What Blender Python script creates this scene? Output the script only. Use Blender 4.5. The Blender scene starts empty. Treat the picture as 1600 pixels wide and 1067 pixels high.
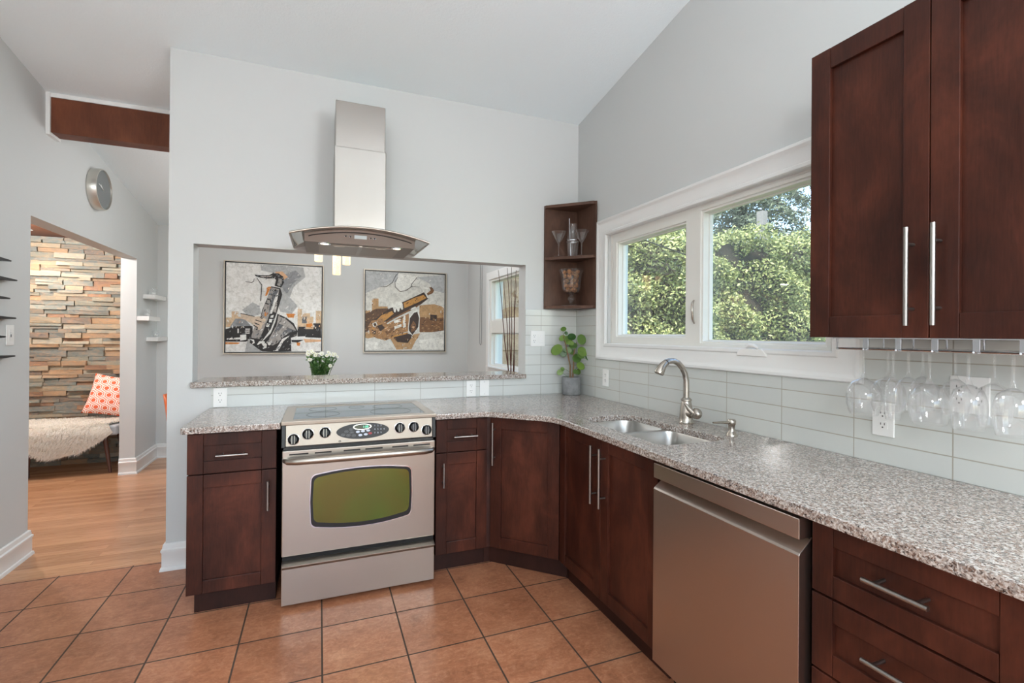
import bpy, bmesh, math, random
import numpy as np
from mathutils import Vector, Matrix
random.seed(7); np.random.seed(7)
PI = math.pi
sc = bpy.context.scene
COL = sc.collection

# ---------------------------------------------------------------- camera
def aim(yaw, pitch, roll):
    f = Vector((math.sin(yaw)*math.cos(pitch), math.cos(yaw)*math.cos(pitch), math.sin(pitch)))
    r = Vector((math.cos(yaw), -math.sin(yaw), 0)); u = r.cross(f)
    r2 = r*math.cos(roll)+u*math.sin(roll); u2 = u*math.cos(roll)-r*math.sin(roll)
    return Matrix((r2, u2, -f)).transposed().to_4x4()
cd = bpy.data.cameras.new('camera'); cam = bpy.data.objects.new('camera', cd); COL.objects.link(cam)
cam.matrix_world = Matrix.Translation((-1.8523, -3.3090, 1.3597)) @ aim(.380394, .002259, .007825)
cd.sensor_width = 36; cd.lens = 758.26/1600*36; cd.shift_x = -.0015; cd.shift_y = -.0081; cd.clip_start = .02; cd.clip_end = 200
sc.camera = cam
sc.cycles.transparent_max_bounces = 40

# ---------------------------------------------------------------- light
sc.view_settings.view_transform = 'Standard'; sc.view_settings.look = 'None'
sc.view_settings.gamma = 1; sc.view_settings.exposure = 0.22; sc.view_settings.use_curve_mapping = False
w = bpy.data.worlds.new('world'); sc.world = w; w.use_nodes = True
nt = w.node_tree; nt.nodes.clear()
sky = nt.nodes.new('ShaderNodeTexSky'); sky.sky_type = 'NISHITA'; sky.sun_disc = False
sky.sun_elevation = math.radians(50); sky.sun_rotation = math.radians(250); sky.air_density = 1.0; sky.dust_density = 1.2
bg = nt.nodes.new('ShaderNodeBackground'); bg.inputs[1].default_value = .72
wo = nt.nodes.new('ShaderNodeOutputWorld')
nt.links.new(sky.outputs[0], bg.inputs[0]); nt.links.new(bg.outputs[0], wo.inputs[0])

def lamp(name, kind, loc, energy, color=(1, 1, 1), target=None, **kw):
    l = bpy.data.lights.new(name, kind); l.energy = energy; l.color = color
    for k, v in kw.items(): setattr(l, k, v)
    o = bpy.data.objects.new(name, l); COL.objects.link(o); o.location = loc
    if target is not None:
        o.rotation_euler = (Vector(target)-Vector(loc)).to_track_quat('-Z', 'Y').to_euler()
    return o
lamp('sun', 'SUN', (-4, -6, 14), 7.5, (1, .96, .88), (2, 3, 0), angle=.01)
lamp('rear_fill', 'AREA', (-2.2, -6.05, 1.5), 14, (.94, .975, 1), (-1.9, 0, 1.5), shape='RECTANGLE', size=2.9, size_y=2.3)  # added area lamp behind the camera, soft cool fill towards the back wall
for lx, lw in ((-.35, 150), (-2.5, 84)): lamp('kitchen_fill', 'POINT', (lx, -4.6, 2.15), lw, (.92, .965, 1), shadow_soft_size=.3)  # two added, unseen points behind the camera that brighten walls and ceiling
for lx, ly, lw in ((-2.2, 1.3, 17), (-1.1, 1.6, 20)): lamp('dining_fill', 'POINT', (lx, ly, 2.4), lw, (.97, .985, 1), shadow_soft_size=.35)  # added points with no fixture, lifting the dining room, beam and left wall
lamp('hall_fill', 'POINT', (-4.4, 1.9, 2.2), 78, (1, .985, .96), shadow_soft_size=.08)  # invented source without a fitting, fills the hall and its stone wall

# ---------------------------------------------------------------- materials
def lin(c):
    return tuple(((x/12.92) if x <= .04045 else ((x+.055)/1.055)**2.4) for x in [v/255 for v in c])
class NT:
    def __init__(s, name):
        s.m = bpy.data.materials.new(name); s.m.use_nodes = True; s.t = s.m.node_tree
        s.b = s.t.nodes['Principled BSDF']; s.out = s.t.nodes['Material Output']; s.co = None
    def n(s, k, **kw):
        x = s.t.nodes.new(k)
        for a, v in kw.items(): setattr(x, a, v)
        return x
    def l(s, a, b): s.t.links.new(a, b)
    def obj(s):
        if s.co is None: s.co = s.n('ShaderNodeTexCoord').outputs['Object']
        return s.co
    def mapping(s, scale=(1, 1, 1), loc=(0, 0, 0), rot=(0, 0, 0), src=None):
        m = s.n('ShaderNodeMapping'); m.inputs['Scale'].default_value = scale; m.inputs['Location'].default_value = loc; m.inputs['Rotation'].default_value = rot
        s.l(src or s.obj(), m.inputs[0]); return m.outputs[0]
    def noise(s, scale, detail=3, vec=None, rough=.55, dist=0):
        x = s.n('ShaderNodeTexNoise'); x.inputs['Scale'].default_value = scale; x.inputs['Detail'].default_value = detail
        x.inputs['Roughness'].default_value = rough; x.inputs['Distortion'].default_value = dist
        s.l(vec or s.obj(), x.inputs['Vector']); return x
    def ramp(s, src, stops, mode='LINEAR'):
        r = s.n('ShaderNodeValToRGB'); r.color_ramp.interpolation = mode
        e = r.color_ramp.elements
        while len(e) < len(stops): e.new(.5)
        for i, (p, c) in enumerate(stops):
            e[i].position = p; e[i].color = (*c, 1) if len(c) == 3 else c
        s.l(src, r.inputs[0]); return r.outputs[0]
    def mix(s, fac, a, b, blend='MIX'):
        x = s.n('ShaderNodeMix', data_type='RGBA', blend_type=blend)
        for v, i in ((fac, 0), (a, 6), (b, 7)):
            if isinstance(v, (int, float)): x.inputs[i].default_value = v
            elif isinstance(v, tuple): x.inputs[i].default_value = (*v, 1)
            else: s.l(v, x.inputs[i])
        return x.outputs[2]
    def math(s, op, a, b=None, c=None):
        x = s.n('ShaderNodeMath', operation=op)
        for i, v in enumerate((a, b, c)):
            if v is None: continue
            if isinstance(v, (int, float)): x.inputs[i].default_value = v
            else: s.l(v, x.inputs[i])
        return x.outputs[0]
    def bump(s, h, strength=.2, dist=.002):
        x = s.n('ShaderNodeBump'); x.inputs['Strength'].default_value = strength; x.inputs['Distance'].default_value = dist
        s.l(h, x.inputs['Height']); s.l(x.outputs[0], s.b.inputs['Normal'])
    def set(s, color=None, rough=None, metal=None, **kw):
        for k, v in (('Base Color', color), ('Roughness', rough), ('Metallic', metal), *[(a.replace('_', ' '), v) for a, v in kw.items()]):
            if v is None: continue
            if isinstance(v, (int, float)): s.b.inputs[k].default_value = v
            elif isinstance(v, tuple): s.b.inputs[k].default_value = (*v, 1) if len(v) == 3 else v
            else: s.l(v, s.b.inputs[k])
        return s.m
def plain(name, rgb, rough=.5, metal=0.0, **kw):
    return NT(name).set(lin(rgb), rough, metal, **kw)
def emit(name, rgb, strength):
    a = NT(name); a.set((0, 0, 0), .5, 0.0, Emission_Color=(*lin(rgb), 1), Emission_Strength=strength); return a.m
M = {}
def paint(name, rgb, bs=220, st=.06):
    a = NT(name); n = a.noise(bs, 2); a.bump(n.outputs[0], st, .001); return a.set(lin(rgb), .6, 0.0)
M['wall'] = paint('wall_paint', (202, 204, 203))
M['ceiling'] = None
a = NT('ceiling_texture'); n = a.noise(70, 4, rough=.7); a.bump(n.outputs[0], .45, .004); M['ceiling'] = a.set(lin((240, 250, 254)), .8, 0.0)
M['white'] = plain('white_gloss_paint', (228, 228, 226), .35)
M['vinyl'] = plain('white_vinyl', (225, 224, 218), .4)
M['plastic'] = plain('white_plastic', (232, 231, 228), .35)
M['black'] = plain('black_plastic', (16, 16, 18), .35)
M['dark'] = plain('dark_gap', (9, 8, 8), .8)
M['slot'] = plain('dark_slot', (25, 22, 22), .6)
# cherry cabinets
def cherry(name, c1, c2, c3, rough):
    a = NT(name); v = a.mapping((3.2, 3.2, 1.6)); n = a.noise(1.7, 5, v, .62, .45)
    c = a.ramp(n.outputs[0], [(.33, lin(c1)), (.5, lin(c2)), (.68, lin(c3))])
    g = a.noise(60, 3, a.mapping((3, 3, .25)), .6)
    c = a.mix(.22, c, a.ramp(g.outputs[0], [(.3, lin(c1)), (.7, lin(c3))]))
    return a.set(c, rough, 0.0, Coat_Weight=.1, Coat_Roughness=.25, Specular_IOR_Level=.22)
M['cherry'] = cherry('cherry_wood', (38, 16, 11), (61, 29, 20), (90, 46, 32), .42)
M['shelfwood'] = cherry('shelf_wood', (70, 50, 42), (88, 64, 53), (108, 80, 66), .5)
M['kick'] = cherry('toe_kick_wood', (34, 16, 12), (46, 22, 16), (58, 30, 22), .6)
M['beam'] = cherry('beam_wood', (90, 50, 34), (108, 62, 42), (128, 76, 52), .55)
M['walnut'] = plain('walnut_leg', (86, 50, 36), .4)
def granite(name):
    a = NT(name)
    v1 = a.n('ShaderNodeTexVoronoi'); v1.inputs['Scale'].default_value = 190; v1.inputs['Randomness'].default_value = 1
    wv = a.noise(90, 2); wm = a.mix(.012, a.obj(), wv.outputs[1], 'ADD'); a.l(wm, v1.inputs['Vector'])
    sep = a.n('ShaderNodeSeparateColor'); a.l(v1.outputs['Color'], sep.inputs[0])
    c = a.ramp(sep.outputs[0], [(0, lin((50, 42, 40))), (.12, lin((96, 80, 72))), (.27, lin((136, 114, 101))), (.42, lin((170, 156, 146))), (.62, lin((206, 201, 195))), (.88, lin((126, 115, 108)))], 'CONSTANT')
    v2 = a.n('ShaderNodeTexVoronoi'); v2.inputs['Scale'].default_value = 330; a.l(wm, v2.inputs['Vector'])
    s2 = a.n('ShaderNodeSeparateColor'); a.l(v2.outputs['Color'], s2.inputs[0])
    c2 = a.ramp(s2.outputs[1], [(0, lin((44, 38, 36))), (.16, lin((130, 106, 92))), (.42, lin((174, 165, 158))), (.74, lin((212, 207, 201)))], 'CONSTANT')
    c = a.mix(.42, c, c2)
    return a.set(c, .13, 0.0, Specular_IOR_Level=.55)
M['granite'] = granite('speckled_granite')
def tilemat(name, ax, tw, th, ou, ov, base, alt, grout, mortar, rough, spec=.5, stone=False):
    a = NT(name)
    s = a.n('ShaderNodeSeparateXYZ'); a.l(a.obj(), s.inputs[0])
    cmb = a.n('ShaderNodeCombineXYZ')
    a.l(a.math('SUBTRACT', s.outputs[ax[0]], ou), cmb.inputs[0]); a.l(a.math('SUBTRACT', s.outputs[ax[1]], ov), cmb.inputs[1])
    b = a.n('ShaderNodeTexBrick'); b.offset = 0; b.inputs['Scale'].default_value = 1; b.inputs['Brick Width'].default_value = tw; b.inputs['Row Height'].default_value = th
    b.inputs['Mortar Size'].default_value = mortar; b.inputs['Mortar Smooth'].default_value = .1; b.inputs['Bias'].default_value = 0
    b.inputs['Color1'].default_value = (*lin(base), 1); b.inputs['Color2'].default_value = (*lin(alt), 1); b.inputs['Mortar'].default_value = (*lin(grout), 1)
    a.l(cmb.outputs[0], b.inputs['Vector'])
    c = b.outputs['Color']
    if stone:
        n = a.noise(5, 6, rough=.65, dist=.5); n2 = a.noise(28, 5, rough=.72, dist=1.6)
        cc = a.ramp(n.outputs[0], [(.3, lin((146, 92, 64))), (.5, lin((186, 124, 90))), (.72, lin((214, 158, 122)))])
        cc = a.mix(.35, cc, a.ramp(n2.outputs[0], [(.32, lin((122, 76, 54))), (.52, lin((182, 122, 88))), (.7, lin((228, 182, 150)))]))
        n3 = a.noise(11, 7, a.mapping((1, 2.6, 1), rot=(0, 0, .6)), .75, 2.0); cc = a.mix(.3, cc, a.ramp(n3.outputs[0], [(.36, lin((130, 82, 60))), (.52, lin((176, 118, 88))), (.6, lin((206, 158, 126))), (.66, lin((172, 114, 84)))]))
        cc = a.mix(1.0, cc, b.outputs['Color'], 'MULTIPLY')
        c = a.mix(b.outputs['Fac'], cc, lin(grout))
        h = a.math('SUBTRACT', a.math('MULTIPLY', n2.outputs[0], .35), b.outputs['Fac']); a.bump(h, .35, .003)
        r = a.math('ADD', a.math('MULTIPLY', b.outputs['Fac'], .45), .30)
        return a.set(c, r, 0.0, Specular_IOR_Level=spec)
    n = a.noise(14, 2, a.mapping((1, 1, 1)))
    h = a.math('SUBTRACT', a.math('MULTIPLY', n.outputs[0], .25), b.outputs['Fac']); a.bump(h, .22, .0025)
    return a.set(c, a.math('ADD', a.math('MULTIPLY', b.outputs['Fac'], .5), rough), 0.0, Specular_IOR_Level=spec)
M['floor_tile'] = tilemat('terracotta_tile', (0, 1), .3374, .3374, -1.4937-.3374*20, -.902-.3374*30, (255, 252, 250), (232, 226, 222), (74, 60, 51), .0038, .32, .45, True)
M['tile_back'] = tilemat('glass_subway_tile_back', (0, 2), .3005, .0735, -.009-.3005*20, .9125-.0735*20, (206, 208, 204), (201, 203, 200), (160, 160, 153), .002, .09, .5)
M['tile_right'] = tilemat('glass_subway_tile_right', (1, 2), .3035, .0735, .02-.3035*20, .9125-.0735*20, (202, 204, 199), (197, 199, 195), (164, 159, 147), .002, .09, .5)
def hardwood():
    a = NT('oak_floor')
    b = a.n('ShaderNodeTexBrick'); b.offset = .37; b.inputs['Scale'].default_value = 1; b.inputs['Brick Width'].default_value = 1.3; b.inputs['Row Height'].default_value = .057
    b.inputs['Mortar Size'].default_value = .0006; b.inputs['Color1'].default_value = (*lin((206, 152, 110)), 1); b.inputs['Color2'].default_value = (*lin((156, 104, 70)), 1); b.inputs['Mortar'].default_value = (*lin((110, 68, 44)), 1)
    a.l(a.obj(), b.inputs['Vector'])
    n = a.noise(7, 5, a.mapping((1, 14, 1)), .65, .6)
    c = a.mix(.42, b.outputs['Color'], a.ramp(n.outputs[0], [(.3, lin((148, 112, 84))), (.5, lin((202, 154, 118))), (.72, lin((222, 180, 144)))]))
    return a.set(c, .24, 0.0, Specular_IOR_Level=.5)
M['oak'] = hardwood()
def steel(name, rgb, rough, axis=2, metal=1.0):
    a = NT(name); sc3 = [260, 260, 260]; sc3[axis] = 3
    n = a.noise(1, 2, a.mapping(tuple(sc3)))
    r = a.math('ADD', a.math('MULTIPLY', n.outputs[0], .05), rough-.025)
    c = a.mix(a.math('MULTIPLY', n.outputs[0], .5), tuple(x*.975 for x in lin(rgb)), tuple(min(1, x*1.02) for x in lin(rgb)))
    return a.set(c, r, metal)
M['steel'] = steel('brushed_steel', (176, 169, 160), .33, 0)
M['panel_steel'] = steel('control_panel_steel', (158, 149, 138), .38, 0)
M['steel_dark'] = steel('dark_stainless', (188, 178, 170), .3, 1)
M['steel_hood'] = steel('hood_steel', (172, 166, 160), .24, 0)
M['hood_front'] = steel('hood_front_steel', (150, 144, 138), .45, 0, .55)
M['sinksteel'] = steel('sink_steel', (190, 188, 184), .3, 1)
M['nickel'] = plain('brushed_nickel', (186, 178, 168), .27, 1.0)
M['chrome'] = plain('chrome', (205, 206, 210), .08, 1.0)
M['handle'] = plain('steel_bar_handle', (158, 154, 150), .34, 1.0)
def glass(name, tint=(1, 1, 1), blend=.35, gl=(1, 1, 1), rough=.01, bias=.03, haze=0, top=.75):
    a = NT(name); t = a.t; t.nodes.remove(a.b)
    lw = a.n('ShaderNodeLayerWeight'); lw.inputs[0].default_value = blend
    f = a.math('ADD', a.math('MULTIPLY', a.math('POWER', lw.outputs['Facing'], 2.2), top), bias)
    tr = a.n('ShaderNodeBsdfTransparent'); tr.inputs[0].default_value = (*tint, 1)
    g = a.n('ShaderNodeBsdfGlossy'); g.inputs[0].default_value = (*gl, 1); g.inputs['Roughness'].default_value = rough
    mx = a.n('ShaderNodeMixShader'); a.l(f, mx.inputs[0]); a.l(tr.outputs[0], mx.inputs[1]); a.l(g.outputs[0], mx.inputs[2]); sh = mx
    if haze:
        d = a.n('ShaderNodeBsdfTranslucent'); d.inputs[0].default_value = (.9, .9, .9, 1); d2 = a.n('ShaderNodeBsdfDiffuse'); d2.inputs[0].default_value = (.9, .9, .9, 1)
        m0 = a.n('ShaderNodeMixShader'); a.l(d.outputs[0], m0.inputs[1]); a.l(d2.outputs[0], m0.inputs[2])
        m1 = a.n('ShaderNodeMixShader'); m1.inputs[0].default_value = haze; a.l(mx.outputs[0], m1.inputs[1]); a.l(m0.outputs[0], m1.inputs[2]); sh = m1
    a.l(sh.outputs[0], a.out.inputs[0])
    return a.m
M['pane'] = glass('window_glass', (.97, .99, .98), .3, bias=.03, haze=.012)
M['screen'] = glass('insect_screen', (.96, .96, .96), .3, (.5, .5, .5), .5, 0, .03, .05)
M['stemware'] = glass('clear_glass', (.98, .98, .98), .4, bias=.03, haze=.035, top=.8)
M['hoodglass'] = glass('tinted_glass', (.62, .6, .58), .5, (.8, .78, .75), .05, .22)
M['cooktop'] = plain('black_ceramic_glass', (44, 48, 51), .06, 0.0, Specular_IOR_Level=.9)
M['burner'] = plain('burner_ring', (74, 76, 77), .2)
a = NT('oven_window_glass'); n = a.noise(2.2, 2); c = a.ramp(n.outputs[0], [(.35, lin((112, 106, 58))), (.65, lin((92, 124, 58)))])
M['ovenglass'] = a.set(c, .16, .85)
M['concrete'] = None
a = NT('grey_concrete'); n = a.noise(24, 5); M['concrete'] = a.set(a.ramp(n.outputs[0], [(.3, lin((118, 118, 120))), (.7, lin((150, 150, 151)))]), .75, 0.0)
M['soil'] = plain('potting_soil', (50, 36, 28), .95)
def leafmat(name, c1, c2, sc_=6, rough=.45, sub=0):
    a = NT(name); g = a.n('ShaderNodeNewGeometry')
    c = a.ramp(g.outputs['Random Per Island'], [(0, lin(c1)), (1, lin(c2))])
    return a.set(c, rough, 0.0)
M['pilea'] = leafmat('pilea_leaf', (40, 80, 28), (112, 140, 56), rough=.35)
M['stem'] = plain('brown_stem', (128, 98, 66), .6)
M['greenstem'] = leafmat('green_stem', (42, 84, 36), (92, 128, 62))
M['petal'] = plain('white_petal', (246, 244, 232), .6)
M['pollen'] = plain('yellow_green_pollen', (206, 208, 104), .7)
M['cone'] = leafmat('pine_cone', (92, 56, 30), (196, 132, 74), rough=.6)
M['hedge'] = leafmat('cedar_leaf', (70, 88, 46), (190, 192, 126), rough=.55)
M['spruce'] = leafmat('spruce_needle', (46, 58, 46), (128, 138, 112), rough=.6)
M['bark'] = plain('dark_branches', (52, 44, 34), .9)
M['post'] = plain('weathered_post', (124, 121, 116), .8)
M['lawn'] = plain('lawn', (98, 120, 58), .9)
a = NT('rough_garden_wall'); n = a.noise(6, 6, rough=.7); M['gardenwall'] = a.set(a.ramp(n.outputs[0], [(.3, lin((78, 68, 54))), (.55, lin((116, 102, 80))), (.75, lin((140, 126, 100)))]), .9, 0.0)
def ledger():
    a = NT('stacked_slate'); g = a.n('ShaderNodeNewGeometry')
    c = a.ramp(g.outputs['Random Per Island'], [(0, lin((138, 142, 136))), (.16, lin((154, 158, 148))), (.3, lin((122, 124, 120))), (.4, lin((188, 168, 140))), (.5, lin((146, 130, 114))), (.6, lin((198, 154, 114))), (.7, lin((164, 158, 140))), (.8, lin((172, 116, 80))), (.87, lin((132, 110, 98))), (.93, lin((206, 194, 172)))], 'CONSTANT')
    n = a.noise(16, 6, a.mapping((1, 1, 2.2)), .7, .8)
    c = a.mix(.42, c, a.ramp(n.outputs[0], [(.3, lin((74, 74, 72))), (.46, lin((134, 138, 130))), (.58, lin((178, 142, 108))), (.72, lin((214, 200, 176)))]))
    c = a.mix(1.0, c, (.80, .80, .79), 'MULTIPLY'); a.bump(n.outputs[0], .6, .008)
    return a.set(c, .75, 0.0)
M['ledger'] = ledger()
a = NT('cream_sheepskin'); a.t.nodes.remove(a.b); g = a.n('ShaderNodeNewGeometry'); c = a.ramp(g.outputs['Random Per Island'], [(0, lin((252, 247, 238))), (1, lin((255, 254, 252)))])
d = a.n('ShaderNodeBsdfDiffuse'); d2 = a.n('ShaderNodeBsdfTranslucent'); mx = a.n('ShaderNodeMixShader'); mx.inputs[0].default_value = .5
for q in (d, d2): a.l(c, q.inputs[0])
a.l(d.outputs[0], mx.inputs[1]); a.l(d2.outputs[0], mx.inputs[2]); a.l(mx.outputs[0], a.out.inputs[0]); M['fleece'] = a.m
M['hide'] = plain('cream_hide', (252, 246, 236), .95)
M['greyfabric'] = plain('light_grey_fabric', (176, 180, 186), .9)
M['orange'] = plain('orange_shell', (226, 104, 36), .4)
M['frame_champ'] = plain('champagne_frame', (196, 186, 170), .4, .3)
M['clockface'] = plain('grey_clock_face', (116, 120, 120), .5)
M['clockrim'] = plain('satin_clock_rim', (206, 204, 196), .3, .7)
M['bubbleglass'] = None
a = NT('lit_bubble_glass'); v = a.n('ShaderNodeTexVoronoi'); v.inputs['Scale'].default_value = 160; a.l(a.obj(), v.inputs['Vector'])
c = a.ramp(v.outputs['Distance'], [(.1, lin((255, 246, 226))), (.6, lin((238, 196, 140)))])
M['bubbleglass'] = a.set(lin((240, 220, 190)), .3, 0.0, Emission_Color=c, Emission_Strength=1.15)
M['lamp_glow'] = emit('warm_lamp', (255, 232, 200), 6)
M['display'] = plain('display_glass', (30, 40, 26), .1)
M['digits'] = emit('green_digits', (120, 240, 200), 1.6)
M['silverkey'] = plain('silver_key', (196, 202, 216), .35)
M['greykey'] = plain('grey_key_print', (120, 122, 124), .5)
M['redkey'] = plain('red_key', (150, 40, 44), .4)
M['lcd'] = plain('pale_lcd', (196, 208, 212), .3)
M['twig'] = plain('red_brown_twig', (88, 48, 36), .6)
M['tablewood'] = plain('dark_table_wood', (78, 56, 44), .4)
M['filter'] = None
a = NT('mesh_filter'); ck = a.n('ShaderNodeTexChecker'); ck.inputs['Scale'].default_value = 300; a.l(a.obj(), ck.inputs['Vector'])
M['filter'] = a.set(a.mix(ck.outputs['Fac'], lin((150, 142, 132)), lin((186, 178, 168))), .4, .6)
def hexcloth():
    a = NT('orange_hexagon_cloth'); uv = a.n('ShaderNodeTexCoord').outputs['UV']
    p = a.n('ShaderNodeVectorMath', operation='SCALE'); a.l(uv, p.inputs[0]); p.inputs['Scale'].default_value = 5.4; p = p.outputs[0]
    def vm(op, x, y):
        q = a.n('ShaderNodeVectorMath', operation=op)
        for i, v in enumerate((x, y)):
            if isinstance(v, tuple): q.inputs[i].default_value = v
            elif v is not None: a.l(v, q.inputs[i])
        return q
    r = (1, 1.7320508, 1); h = (.5, .8660254, .5)
    A = vm('SUBTRACT', vm('MODULO', vm('ADD', p, (20, 20*1.7320508, 0)).outputs[0], r).outputs[0], h).outputs[0]
    B = vm('SUBTRACT', vm('MODULO', vm('ADD', p, (20.5, 20.5*1.7320508, 0)).outputs[0], r).outputs[0], h).outputs[0]
    def hexd(v):
        ab = vm('ABSOLUTE', v, None).outputs[0]
        s = a.n('ShaderNodeSeparateXYZ'); a.l(ab, s.inputs[0])
        d = a.math('ADD', a.math('MULTIPLY', s.outputs[0], .5), a.math('MULTIPLY', s.outputs[1], .8660254))
        return a.math('MAXIMUM', d, s.outputs[0])
    d = a.math('MINIMUM', hexd(A), hexd(B))
    c = a.ramp(d, [(0, lin((228, 104, 66))), (.25, lin((250, 242, 234))), (.335, lin((224, 100, 60))), (.425, lin((250, 242, 234))), (.485, lin((224, 104, 66)))], 'CONSTANT')
    return a.set(c, .85, 0.0)
M['hex'] = hexcloth()
PAINT = dict(white=(226, 226, 222), white2=(222, 221, 214), grey0=(206, 205, 198), grey1=(176, 178, 178), grey2=(140, 143, 146), grey3=(98, 100, 104), black=(34, 31, 31), silver=(162, 157, 152), orange=(206, 128, 52), peach=(216, 172, 132), tan=(206, 180, 148), tan2=(176, 140, 98), brown=(92, 66, 46), brown2=(120, 84, 54), dkbrown=(58, 42, 34), gold=(190, 138, 72), gold2=(158, 118, 78), skin=(206, 186, 164), ink=(70, 66, 64))
def brushpaint(name, rgb):
    a = NT(name); n = a.noise(26, 5, rough=.7, dist=.8); L = lin(rgb)
    return a.set(a.ramp(n.outputs[0], [(.3, tuple(x*.72 for x in L)), (.5, L), (.72, tuple(min(.9, x*1.25) for x in L))]), .55, 0.0)
PM = {k: brushpaint('oil_paint_'+k, v) for k, v in PAINT.items()}
SAX_SILVER=[
('white',[.0,1.0,1.0,1.0,1.0,.0,.0,.0]),
('grey1',[.342,.992,.57,.995,.797,.986,.819,.874,.694,.755,.654,.63,.737,.533,.676,.441,.554,.46,.493,.636,.572,.772,.491,.901,.352,.927]),
('grey2',[.571,.883,.713,.947,.777,.883,.674,.777,.624,.663,.572,.739]),
('grey1',[.161,.473,.267,.563,.336,.521,.356,.434,.238,.387]),
('peach',[.491,.918,.571,.928,.632,.865,.582,.829]),
('tan',[.0,.382,.057,.384,.057,.454,.123,.455,.123,.396,.2,.386,.201,.279,.0,.276]),
('grey2',[.039,.276,.095,.374,.181,.375,.249,.301,.239,.257,.039,.255]),
('black',[.0,.254,.096,.288,.269,.296,.27,.159,.202,.116,.0,.116]),
('white',[.012,.152,.144,.164,.144,.142,.012,.136]),
('white',[.144,.191,.206,.197,.207,.137,.145,.126]),
('white',[.196,.262,.244,.263,.244,.252,.196,.251]),
('white',[.191,.24,.24,.241,.24,.23,.192,.229]),
('white',[.192,.219,.24,.219,.24,.207,.192,.207]),
('white',[.117,.261,.13,.261,.131,.213,.117,.212]),
('orange',[.0,.11,.145,.105,.126,.089,.0,.086]),
('tan',[.739,.331,.738,.499,.785,.5,.786,.421,.812,.45,.874,.451,.875,.411,.911,.412,.912,.333,.939,.334,.937,.481,1.0,.483,1.0,.266,.74,.263]),
('grey3',[.786,.409,.838,.411,.839,.332,.787,.331]),
('black',[.739,.291,.823,.292,.824,.264,.913,.265,.912,.333,.992,.334,1.0,.162,.74,.173]),
('orange',[.833,.326,.896,.333,.902,.282,.834,.287]),
('orange',[.615,.44,.707,.442,.697,.396,.636,.395]),
('white',[.674,.172,.824,.179,.825,.145,.674,.138]),
('black',[.674,.136,.804,.137,.741,.106,.679,.111]),
('peach',[.804,.15,.999,.14,.999,.118,.825,.106]),
('orange',[.731,.106,.773,.106,.763,.066,.736,.072]),
('grey1',[.193,.0,.221,.148,.359,.105,.359,.0]),
('black',[.286,.875,.352,.873,.431,.876,.471,.9,.531,.903,.581,.868,.592,.807,.562,.739,.492,.758,.506,.825,.491,.844,.412,.837,.343,.845,.294,.859]),
('silver',[.333,.863,.431,.866,.471,.878,.451,.858,.362,.849]),
('silver',[.531,.854,.567,.834,.567,.783,.542,.754,.517,.77,.531,.815]),
('black',[.457,.751,.552,.733,.573,.661,.553,.583,.514,.437,.456,.26,.368,.126,.32,.04,.241,.105,.26,.214,.337,.346,.365,.478,.423,.633]),
('silver',[.457,.74,.54,.721,.533,.659,.494,.548,.445,.436,.377,.237,.339,.148,.251,.159,.279,.258,.356,.412,.385,.522,.433,.656]),
('grey3',[.48,.718,.538,.706,.455,.447,.427,.444]),
('white',[.532,.698,.493,.614,.44,.435,.465,.436,.523,.604]),
('orange',[.422,.744,.457,.747,.413,.644,.394,.638]),
('orange',[.395,.456,.425,.446,.405,.402,.386,.412]),
('black',[.524,.437,.616,.395,.698,.33,.74,.24,.73,.184,.669,.161,.675,.005,.498,.0,.369,.006,.32,.04,.378,.126,.456,.215,.505,.349]),
('silver',[.535,.415,.616,.373,.688,.307,.724,.246,.658,.228,.597,.183,.537,.106,.477,.072,.408,.105,.457,.182,.516,.305]),
('grey3',[.627,.284,.724,.242,.658,.223,.597,.177,.577,.216]),
('white',[.658,.189,.577,.149,.518,.039,.478,.006,.538,.011,.588,.117]),
('grey3',[.535,.327,.586,.306,.536,.227,.496,.238]),
('white',[.315,.083,.339,.122,.388,.122,.416,.083,.413,.045,.379,.034,.359,.072]),
('black',[.324,.078,.359,.1,.388,.05,.359,.039]),
('white',[.24,.148,.285,.137,.292,.1,.261,.083,.276,.116]),
('white',[.427,.111,.452,.111,.459,.089,.443,.072,.426,.086]),
('white',[.455,.414,.485,.425,.48,.392,.45,.391]),
('white',[.44,.375,.47,.375,.465,.337,.436,.337]),
('white',[.416,.325,.446,.32,.431,.281,.406,.287]),
('silver',[.494,.526,.519,.526,.509,.448,.479,.459]),
('silver',[.503,.57,.523,.571,.519,.532,.496,.531]),
('black',[.438,.667,.473,.657,.468,.644,.433,.653]),
('black',[.418,.612,.453,.602,.448,.588,.414,.598]),
('black',[.399,.561,.434,.551,.429,.538,.394,.548]),
('black',[.472,.712,.507,.708,.502,.694,.467,.699]),
('skin',[.147,.434,.209,.419,.288,.399,.356,.406,.406,.369,.391,.325,.367,.303,.357,.264,.333,.247,.308,.28,.259,.323,.2,.36,.152,.375]),
('black',[.147,.437,.209,.424,.288,.403,.288,.397,.209,.415,.147,.429]),
('black',[.298,.367,.357,.347,.362,.336,.298,.356]),
('black',[.288,.334,.337,.313,.342,.3,.288,.323]),
('black',[.279,.307,.323,.28,.323,.269,.279,.296]),
('black',[.309,.843,.363,.763,.353,.576,.345,.578,.355,.76,.306,.837]),
('black',[.284,.831,.28,.798,.256,.78,.192,.79,.192,.795,.256,.787,.275,.803,.278,.83]),
]
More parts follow.
